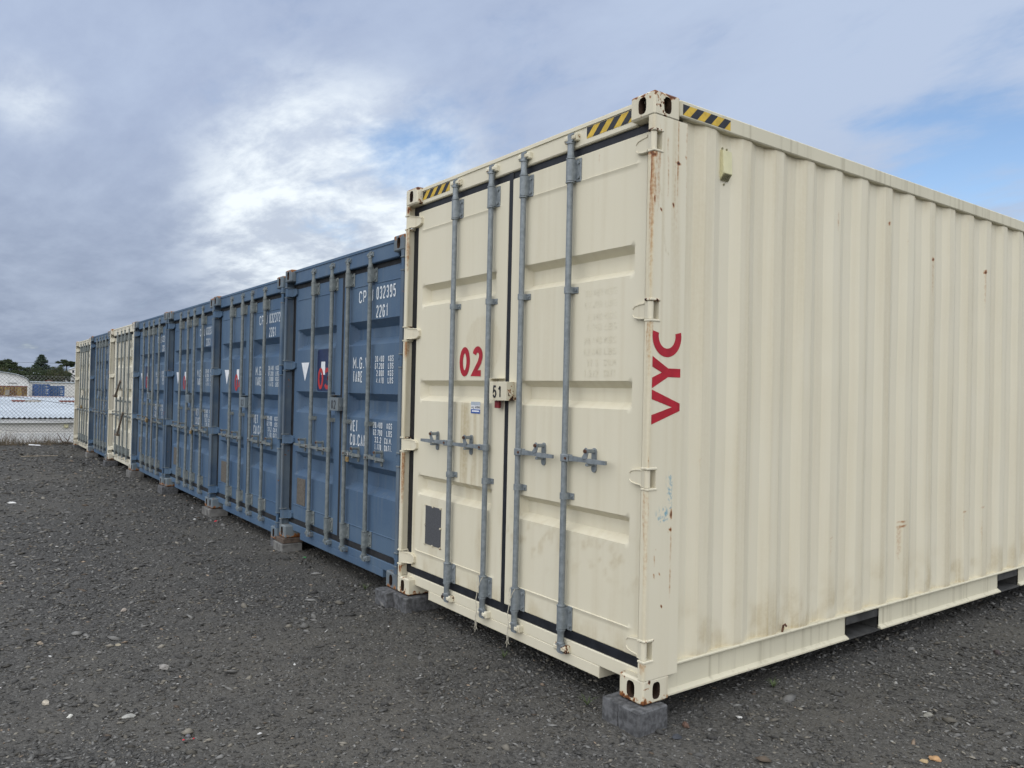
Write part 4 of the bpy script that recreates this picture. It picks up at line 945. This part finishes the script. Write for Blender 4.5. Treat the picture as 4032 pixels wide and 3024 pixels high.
def weed(label, x, y, seed):
    rn = np.random.default_rng(seed); g = G()
    for q in range(26):
        a = rn.random()*6.283; L = .02+.045*rn.random(); c, s = math.cos(a), math.sin(a); w = .0022
        g.add([(-s*w, c*w, 0), (s*w, -c*w, 0), (c*L*.5+s*w*.6, s*L*.5-c*w*.6, L*.6), (c*L*.5-s*w*.6, s*L*.5+c*w*.6, L*.6), (c*L, s*L, L*.72)], [(0, 1, 2, 3), (3, 2, 4)])
    o = tag(g.build('weed', M.setdefault('weed', plain('weed_green', (.06, .085, .03), .8, 0, .4, 60, .1)), None, fix=False), label, 'weed', 'small weeds in the gravel'); o.location = (x, y, float(gz(x, y))+.002)
weed('tiny green weed left of the near concrete block', -.36, -.02, 1); weed('tiny green weed under the long side, right of the near block', .02, .98, 2); weed('tiny green weed under the sill between the two strings', -1.15, .03, 3); weed('tiny green weed at the foot of the blue 032395 container', -3.0, .02, 4)

# ------------------------------------------------------------------ fence at the end of the yard
FX = -20.75
fz0, fz1 = -.22, 1.60
fence = thing('chain_link_fence', 'galvanised chain-link fence along the end of the gravel yard', 'fence', (FX, -2, fz0))
g = G(); p = .09; h = fz1-fz0; Y0, Y1 = -9., 9.
k = int((Y1-Y0)/p)
for q in (1, -1):
    for j in range(-int(h/p), k+int(h/p)):
        ya = j*p; yb = ya+q*h; za, zb = 0., h
        def clip(yv): return max(0, min(Y1-Y0, yv))
        ca, cb = clip(ya), clip(yb)
        if abs(cb-ca) < 1e-3: continue
        za2 = h*(ca-ya)/(yb-ya); zb2 = h*(cb-ya)/(yb-ya)
        g.cyl((q*.003, Y0+2+ca, za2), (q*.003, Y0+2+cb, zb2), .0031, 3, False)
stuff(g.build('wire_mesh', plain('fence_wire', (.20, .21, .21), .6, .3), fence, fix=False))
for y in (-6.4, -3.4, -.4, 2.6, 5.6, 8.6): G().cyl((0, y, -.4), (0, y, h+.04), .022, 8).build('post', M['galv_dull'], fence, True)
G().tube([(0, Y0+2, h), (0, -3.5, h-.01), (0, 0, h), (0, 4, h-.01), (0, Y1+2, h)], .003, 4).build('top_wire', M['galv_dull'], fence)
# dry grass and a dead branch at its foot
def tuft():
    k = 5200; y = RNG.uniform(-4.5, 1.2, k); x = FX+.12+np.abs(RNG.normal(0, .28, k)); clump = fbm(y*2.2, x*2.2); hh = (.03+.46*RNG.random(k)**2.0*sst(clump, .40, .60)+.07*RNG.random(k))
    a = RNG.random(k)*6.283; w = .004; lean = RNG.normal(0, .35, (k, 2)); z = gz(x, y)-.01
    b0 = np.stack([x+w*np.cos(a), y+w*np.sin(a), z], -1); b1 = np.stack([x-w*np.cos(a), y-w*np.sin(a), z], -1); t = np.stack([x+lean[:, 0]*hh, y+lean[:, 1]*hh, z+hh], -1)
    me = np_mesh('dry_grass', np.stack([b0, b1, t], 1).reshape(-1, 3), np.arange(k*3).reshape(-1, 3), plain('dry_grass', (.13, .105, .075), .95, 0, .5, 3., .1, .2, (.22, .18, .125)))
    stuff(tag(link('dry_grass', me), 'brown dry grass along the foot of the fence', 'grass'))
tuft()
g = G(); rn = random.Random(4)
g.tube([(0, 0, 0), (.02, -.10, .10), (.0, -.2, .30)], [.02, .016, .006], 5).tube([(0, 0, 0), (.02, .06, .14), (0, .10, .26)], [.018, .013, .004], 5).tube([(0, -.05, .06), (.03, .06, .05), (.0, .22, .02)], [.016, .012, .005], 5).tube([(.01, -.12, .12), (.02, -.2, .14), (.02, -.27, .12)], [.012, .009, .003], 5).tube([(.01, .03, .10), (.02, -.05, .2), (.02, -.02, .3)], [.012, .008, .003], 5)
o = tag(g.build('dead_branch', M['rusty_steel'], None), 'dark dead branch lying against the far end container by the fence', 'branch'); o.location = (-20.25, -.15, float(gz(-20.25, -.15)))
o = tag(G().box(-.13, .13, -.05, .05, 0, .03, .012).build('plastic_scrap', M['white_vinyl'], None), 'white plastic scrap lying in the dry grass', 'scrap'); o.location = (-20.0, -.86, float(gz(-20, -.86))); o.rotation_euler = (0, .1, 1.4)
o = tag(G().box(-.35, .35, -.012, .012, 0, .012, .002).build('stick', plain('pale_wood', (.36, .31, .23), .85), None), 'thin pale stick on the gravel near the far end', 'stick'); o.location = (-17.6, -.95, float(gz(-17.6, -.95))+.004); o.rotation_euler[2] = 1.5

# ------------------------------------------------------------------ buildings beyond the fence
M['bwhite'] = plain('white_cladding', (.74, .75, .75), .55, 0, .06, .8, .05); M['roofwhite'] = plain('pale_roof_sheet', (.44, .49, .53), .5, 0, .12, .6, .1)
M['asb'] = plain('white_board', (.68, .67, .64), .7, 0, .05, 1., .05); M['rusty_sheet'] = plain('rusty_sheet', (.20, .075, .055), .9, 0, .4, 3.); M['tin'] = plain('old_tin', (.30, .27, .23), .7, 0, .35, 2.)
wh = thing('warehouse', 'low white warehouse with corrugated pale roof just beyond the fence', 'building', (-27.5, 0, -3))
ys = np.arange(-22, 12, .146/6); prof = .022*np.cos(ys*2*math.pi/.146)
def roof(x0, z0, x1, z1):
    xs = np.linspace(x0, x1, 8); Xg, Yg = np.meshgrid(xs, ys, indexing='ij'); Zg = z0+(z1-z0)*(Xg-x0)/(x1-x0)+prof[None]
    return np.stack([Xg, Yg, Zg], -1)
rf = grid_mesh('roof', roof(.25, 3.25, -12.5, 3.71), M['roofwhite']); ro = link('roof', rf, wh)
link('roof_back', grid_mesh('roof_back', roof(-12.5, 3.71, -25, 3.2), M['roofwhite']), wh)
G().box(-24.8, 0, -22, 12, 0, 3.17).build('wall', M['asb'], wh); G().box(.0, .16, -22, 12, 3.07, 3.20, .004).build('fascia', M['bwhite'], wh)
G().box(0, .03, -22, 12, 2.70, 2.735).build('ledge', M['bwhite'], wh); G().box(0, .02, -22, 12, 0, 2.70).build('base_boards', M['bwhite'], wh)
G().box(0, .08, .57, .70, 2.90, 3.02, .01).build('vent_box', M['siren'], wh, True)
for y in (-1.1, .2, 1.9): G().box(.0, .012, y, y+.012, 2.74, 3.06).build('joint_cover', M['bwhite'], wh)
for y0, y1, c in ((-.44, .02, 'rusty_sheet'), (.03, .62, 'tin'), (1.30, 1.95, 'rusty_sheet')): G().box(-8.9, -8.5, y0, y1, 3.575, 3.64).build('ridge_patch', M[c], ro)
G().box(-12.7, -12.3, -22, 12, 3.71, 3.745, .01).build('ridge_cap', plain('pinkish_ridge', (.42, .34, .33), .7), wh)
for lab, pts in (('upper black cable strung across in front of the warehouse roof', [(-22, -3.2, 1.36), (-22, -1.51, 1.07), (-22, .21, .82), (-22, 3, .5)]), ('middle thin cable strung along the warehouse eave', [(-22, -3.5, .70), (-22, -1.31, .45), (-22, .21, .33), (-22, 3, .2)]), ('lowest thin cable sagging across the warehouse wall', [(-21.6, -3, .36), (-21.6, -1.52, .17), (-21.6, -.96, .11), (-21.6, .15, .10), (-21.6, 3, .3)])):
    tag(G().tube(pts, .006 if 'upper' in lab else .0035, 5).build('cable', M['black_vinyl'], None), lab, 'cable', 'cables beyond the fence')
for lab, y0, z0, y1, z1 in (('higher power line across the far trees', -14, 3.4, 40, 3.8), ('lower power line across the far trees', -14, 2.65, 40, 3.1)):
    tag(G().tube([(-100, y0, z0), (-100, (y0+y1)/2-6, (z0+z1)/2-.05), (-100, y1, z1)], .02, 4).build('power_line', M['black_vinyl'], None), lab, 'power line', 'power lines')

# distant containers and sheds
M['far_blue'] = plain('far_blue_paint', (.030, .085, .235), .6, 0, .2, 1.2, .05); M['far_blue2'] = plain('far_blue_paint_deep', (.035, .105, .26), .6, 0, .2, 1.2, .05)
def far_container(name, label, x, y0, z0, mat, H=2.6, L=6., rot=0.):
    t = thing(name, label, 'container', (x, y0+1.22, z0), 'distant containers', rot); W2 = 1.22
    b = G()
    b.box(-L, -.05, -W2, W2, .05, H-.05); [b.box(-L+k*.3, -L+k*.3+.14, -W2-.03, W2+.03, .2, H-.15) for k in range(int(L/.3))]
    b.build('body', mat, t)
    fr = G()
    for s in (-1, 1): fr.box(-.05, .06, s*W2, s*(W2-.12), 0, H); fr.box(-L-.02, -.05, s*W2, s*(W2-.06), H-.09, H)
    fr.box(-.05, .05, -W2, W2, H-.16, H); fr.box(-.05, .05, -W2, W2, 0, .16); fr.build('frame', mat, t)
    for s in (-1, 1):
        d = G().box(-.04, .02, s*.03, s*1.1, .18, H-.18)
        for z in (.6, 1.15, 1.7, 2.2): d.box(.02, .045, s*.08, s*1.06, z, z+.18)
        d = d.build('door', mat, t)
        for q in (.22, .62): G().cyl((.07, s*q, .1), (.07, s*q, H-.1), .03, 6).build('locking_bar', M['galv'], d)
    q = G()
    for y, z, w in ((.45, 2.1, .35), (.5, 1.55, .5), (.5, 1.3, .45), (.5, .85, .4)): q.box(.046, .05, y, y+w, z, z+.08)
    q.build('lettering', M['white_vinyl'], t)
    return t
far_container('far_container', 'dark blue container beside the rusty one, far beyond the warehouse roof', -170, 10.93, -1.72, M['far_blue'])
far_container('far_container', 'brighter blue container left of the long white shed, far beyond the warehouse roof', -172, 13.58, -1.98, M['far_blue2'])
def rust_mat():
    m, n = new_mat('rusty_ochre_paint'); tc = n('ShaderNodeTexCoord').outputs['Object']; a = n.noise(n.vmath('MULTIPLY', tc, (3, 3, .4)), 1., 5.); b = n.noise(tc, 2.5, 5.)
    finish(n, n.mix(n.ss(b, .5, .7), n.mix(n.ss(a, .4, .62), (.33, .235, .09), (.12, .06, .03)), (.07, .04, .025)), .85); return m
rc = thing('far_container', 'long ochre rusty container side in front of the arched white shed', 'container', (-172, 3.8, -2.2), 'distant containers')
g = G().box(-2.4, 0, -6, 6.0, 0, 2.62); [g.box(-.01, .03, -5.9+k*.3, -5.9+k*.3+.15, .2, 2.45) for k in range(39)]
g.build('body', rust_mat(), rc); G().box(-.02, .06, -6, 6, 2.5, 2.66).build('rail', M['rusty_sheet'], rc)
G().add([(.035, y, z) for y, z in ((2.4, .9), (3.1, .95), (3.15, 1.9), (2.5, 1.85))], [(0, 1, 2, 3)]).build('peeled_patch', M['tin'], rc)
bs = thing('arched_shed', 'white shed with a wide arched roof behind the rusty container', 'building', (-185, 4.5, -2))
pts = [(y, 3.15+2.02*(1-((y)/6.6)**2)**.5 if abs(y) < 6.6 else 3.15) for y in np.linspace(-6.6, 6.6, 41)]
pts = [(y, max(z, 3.1)) for y, z in pts]
G().prism([(6.5, 0), (6.5, 3.1)]+[(y*.985, z-.06) for y, z in pts[::-1]]+[(-6.5, 3.1), (-6.5, 0)], 'x', -18, 0).build('end_wall', M['bwhite'], bs)
v = [(x, y, z) for x in (.5, -18.5) for y, z in pts]; m_ = len(pts)
v2 = [(x, y*1.0, z+.12) for x in (.5, -18.5) for y, z in pts]
G().add(v+v2, [(i, i+1, m_+i+1, m_+i) for i in range(m_-1)]+[(2*m_+i, 2*m_+i+1, 3*m_+i+1, 3*m_+i) for i in range(m_-1)]+[(i, i+1, 2*m_+i+1, 2*m_+i) for i in range(m_-1)]).build('roof', M['roofwhite'], bs, True, fix=False)
G().box(0, .1, 2.9, 4.4, 2.9, 3.0).build('louvre', M['dark'], bs)
ls = thing('long_shed', 'long low white shed behind the blue far containers', 'building', (-195, 20, -2.2))
G().box(-14, 0, -10, 14, 0, 3.35).build('wall', M['asb'], ls); G().box(-14.2, .3, -10.2, 14.2, 3.35, 3.6, .03).build('roof', M['roofwhite'], ls)
for k in range(11): G().box(0, .06, -9.8+k*2.2, -9.7+k*2.2, 0, 3.3).build('wall_rib', M['bwhite'], ls)
for k, y in enumerate((-5, 1.5, 7.5)): G().box(-.03, .05, y, y+2.0, 1.6, 2.7).build('window', M['siren'], ls)

# ------------------------------------------------------------------ houses and trees on the slope
M['roof_grey'] = plain('grey_roof', (.10, .11, .13), .8); M['roof_red'] = plain('red_roof', (.22, .06, .035), .85); M['glass'] = plain('dark_glass', (.03, .035, .045), .15)
def house(label, x, y, z, w, d, h, rise, wall, roofm, group='houses on the slope'):
    t = thing('house', label, 'building', (x, y, z), group)
    G().box(-d, 0, -w/2, w/2, 0, h).prism([(-w/2, h), (w/2, h), (0, h+rise)], 'x', -d, -.01).build('wall', wall, t)
    rf = G()
    for s in (-1, 1): rf.add([(.4, s*(w/2+.4), h-.25), (-d-.4, s*(w/2+.4), h-.25), (-d-.4, 0, h+rise+.15), (.4, 0, h+rise+.15), (.4, s*(w/2+.4), h-.08), (-d-.4, s*(w/2+.4), h-.08), (-d-.4, 0, h+rise+.32), (.4, 0, h+rise+.32)], [(0, 1, 2, 3), (4, 5, 6, 7), (0, 1, 5, 4), (0, 3, 7, 4), (1, 2, 6, 5)])
    rf.build('roof', roofm, t)
    for yy in (-w*.25, w*.2): G().box(-.02, .05, yy-.45, yy+.45, h*.35, h*.8).build('window', M['glass'], t)
    return t
house('cream house with pale gable high among the far trees', -440, 49.5, 5.0, 5., 8, 2.9, 1.0, M['asb'], M['roofwhite'])
house('grey roofed house with white gable front, right of the bare trees', -420, 45.2, .9, 3.6, 8, 1.7, 1.6, M['bwhite'], M['roof_grey'])
house('wide dark grey roof behind the white gable house', -430, 45.5, 1.5, 6.5, 9, 2.2, 1.9, M['asb'], M['roof_grey'])
house('low house with a red roof behind the long shed', -400, 34.4, -1.2, 5.0, 9, 2.0, 1.0, M['asb'], M['roof_red'])
house('small pale roofed house among the dark bushes', -405, 29.5, 3.9, 3.0, 6, .8, .5, M['asb'], M['roofwhite'])
def leaf_mat(name, a, b):
    m, n = new_mat(name); tc = n('ShaderNodeTexCoord').outputs['Object']; v = n.noise(tc, .9, 3.); w = n.noise(tc, 6., 2.)
    finish(n, n.mix(n.ss(n.math('ADD', n.math('MULTIPLY', v, .6), n.math('MULTIPLY', w, .4)), .38, .62), a, b), .85, spec=.2); return m
M['leaf1'] = leaf_mat('dark_foliage', (.024, .038, .022), (.066, .086, .040)); M['leaf2'] = leaf_mat('mid_foliage', (.03, .045, .02), (.075, .085, .035)); M['leaf3'] = leaf_mat('conifer_foliage', (.028, .046, .034), (.07, .095, .062)); M['bark'] = plain('bark', (.06, .05, .042), .9)
def leaves(pts, s, rn):
    k = len(pts); a = rn.normal(0, 1, (k, 3)); a /= np.linalg.norm(a, axis=1)[:, None]; b = np.cross(a, rn.normal(0, 1, (k, 3))); b /= np.linalg.norm(b, axis=1)[:, None]; ss = s*(.6+.8*rn.random(k))[:, None]
    V = np.stack([pts-a*ss, pts+b*ss*.6, pts+a*ss, pts-b*ss*.6], 1).reshape(-1, 3); return V, np.arange(k*4).reshape(-1, 4)
def tree(label, x, y, z, h, rad_y, kind, mat, seed, k=1700, name='tree'):
    rn = np.random.default_rng(seed); t = thing(name, label, 'tree', (x, y, z), 'trees on the slope'); pts = []; g = G()
    g.tube([(0, 0, -4.5), (.1, .1, h*.3), (0, -.1, h*.6), (0, 0, h*.92)], [h*.035, h*.028, h*.018, h*.006], 7)
    if kind == 'conifer':
        for lv in range(13):
            f = lv/13; zz = h*(.12+.86*f); R = rad_y*(1-f)**.85*(.8+.4*rn.random())
            for q in range(9):
                a = rn.random()*6.283; L = R*(.7+.45*rn.random()); e = np.array([math.cos(a)*L, math.sin(a)*L, zz+L*.10]); g.tube([(0, 0, zz), tuple(e)], [.06, .02], 4)
                m = int(k/117*(.5+L/rad_y*1.3)); tt = rn.random(m)**.6; pts.append(np.array([0, 0, zz])+tt[:, None]*(e-np.array([0, 0, zz]))+rn.normal(0, 1, (m, 3))*np.array([.35, .35, .13])*(.5+.7*tt[:, None])*rad_y/4)
    else:
        n_c = {'round': 20, 'flat': 24, 'bush': 26, 'bare': 14}[kind]
        for q in range(n_c):
            a = rn.random()*6.283; rr = rad_y*rn.random()**.5*.85; f = rn.random()
            zz = h*{'round': .22+.68*f*(1-(rr/rad_y)**2*.6), 'flat': .40+.52*f*(1-(rr/rad_y)*.45), 'bush': .1+.8*f*(1-(rr/rad_y)**2*.7), 'bare': .3+.6*f}[kind]
            c = np.array([math.cos(a)*rr, math.sin(a)*rr, zz]); g.tube([(0, 0, h*.25+.25*zz), tuple(c*np.array([.5, .5, .85])), tuple(c)], [h*.014, h*.009, .02], 5)
            if kind == 'bare':
                for w in range(7): e = c+rn.normal(0, 1, 3)*rad_y*.35; g.tube([tuple(c*.7), tuple(c), tuple(e)], [.05, .035, .012], 4)
                m = int(k/n_c*.25); 
            else: m = int(k/n_c)
            R = rad_y*(.22+.2*rn.random()); dv = rn.normal(0, 1, (m, 3)); dv /= np.linalg.norm(dv, axis=1)[:, None]; pts.append(c+dv*(R*rn.random(m)**.4)[:, None]*np.array([1, 1, .62 if kind != 'flat' else .4]))
    g.build('trunk', M['bark'], t, True)
    V, F = leaves(np.concatenate(pts), h*.036 if kind != 'conifer' else h*.026, rn); link('crown', np_mesh('crown', V, F, mat), t)
tree('tall layered conifer standing above the tree line', -480, 37.9, 6.2, 10.0, 4.9, 'conifer', M['leaf3'], 1, 6500, 'conifer')
tree('flat-topped dark pine above the white gable house', -480, 49.5, 6.8, 7.6, 4.6, 'flat', M['leaf1'], 2, 5200, 'pine_tree')
tree('broad dark tree at the left edge, tallest of its clump', -440, 19.4, 4.2, 8.7, 5.0, 'round', M['leaf1'], 3, 5200)
tree('rounded dark tree right of the broad one at the left edge', -445, 25.0, 4.2, 5.6, 4.4, 'round', M['leaf1'], 4, 4200)
tree('low dark tree left of the conifer', -450, 30.5, 4.2, 4.4, 4.0, 'round', M['leaf1'], 5, 3200)
tree('low tree between the conifer and the flat-topped pine', -470, 43.6, 5.9, 4.4, 4.0, 'round', M['leaf2'], 6, 3000)
tree('tree cut by the left edge of the picture', -436, 12.5, 3.6, 8.6, 5., 'round', M['leaf1'], 7, 3600)
for j, (x, y, z, h, r, kd, mt, lab) in enumerate(((-400, 17, 0, 6.9, 4, 'bush', 'leaf2', 'leafy green bush behind the arched shed, leftmost'), (-398, 22.5, 0, 6.4, 3.8, 'bush', 'leaf1', 'dark bush behind the arched shed, second from left'), (-402, 27.5, 0, 6.2, 3.6, 'bush', 'leaf1', 'dark bush below the low tree left of the conifer'), (-408, 32, .2, 5.8, 3.6, 'bush', 'leaf1', 'dark bush below the tall conifer'), (-412, 36.5, .6, 5.6, 3.6, 'bush', 'leaf2', 'olive bush right of the tall conifer'), (-405, 40.0, .6, 5.2, 3.2, 'bare', 'leaf2', 'bare brown tree in front of the grey roofs'), (-400, 36.5, 0, 4.8, 3.2, 'bare', 'leaf2', 'bare brown tree behind the red roofed house'), (-452, 47.5, 3.5, 4.2, 3.2, 'bush', 'leaf2', 'bush beside the cream house'), (-415, 42, 1.8, 4.4, 2.8, 'bush', 'leaf1', 'dark bush left of the wide grey roof'), (-460, 55, 4.5, 6, 4, 'bush', 'leaf1', 'dark bush behind the cream house'), (-445, 34, 3.5, 4.5, 3.6, 'bush', 'leaf1', 'dark thicket at the foot of the tall conifer'), (-440, 40, 3.5, 4.2, 3.4, 'bush', 'leaf2', 'green thicket right of the conifer foot'))):
    tree(lab, x, y, z, h*1.18, r*1.35, kd, M[mt], 20+j, 3200, 'bush' if kd == 'bush' else 'bare_tree')
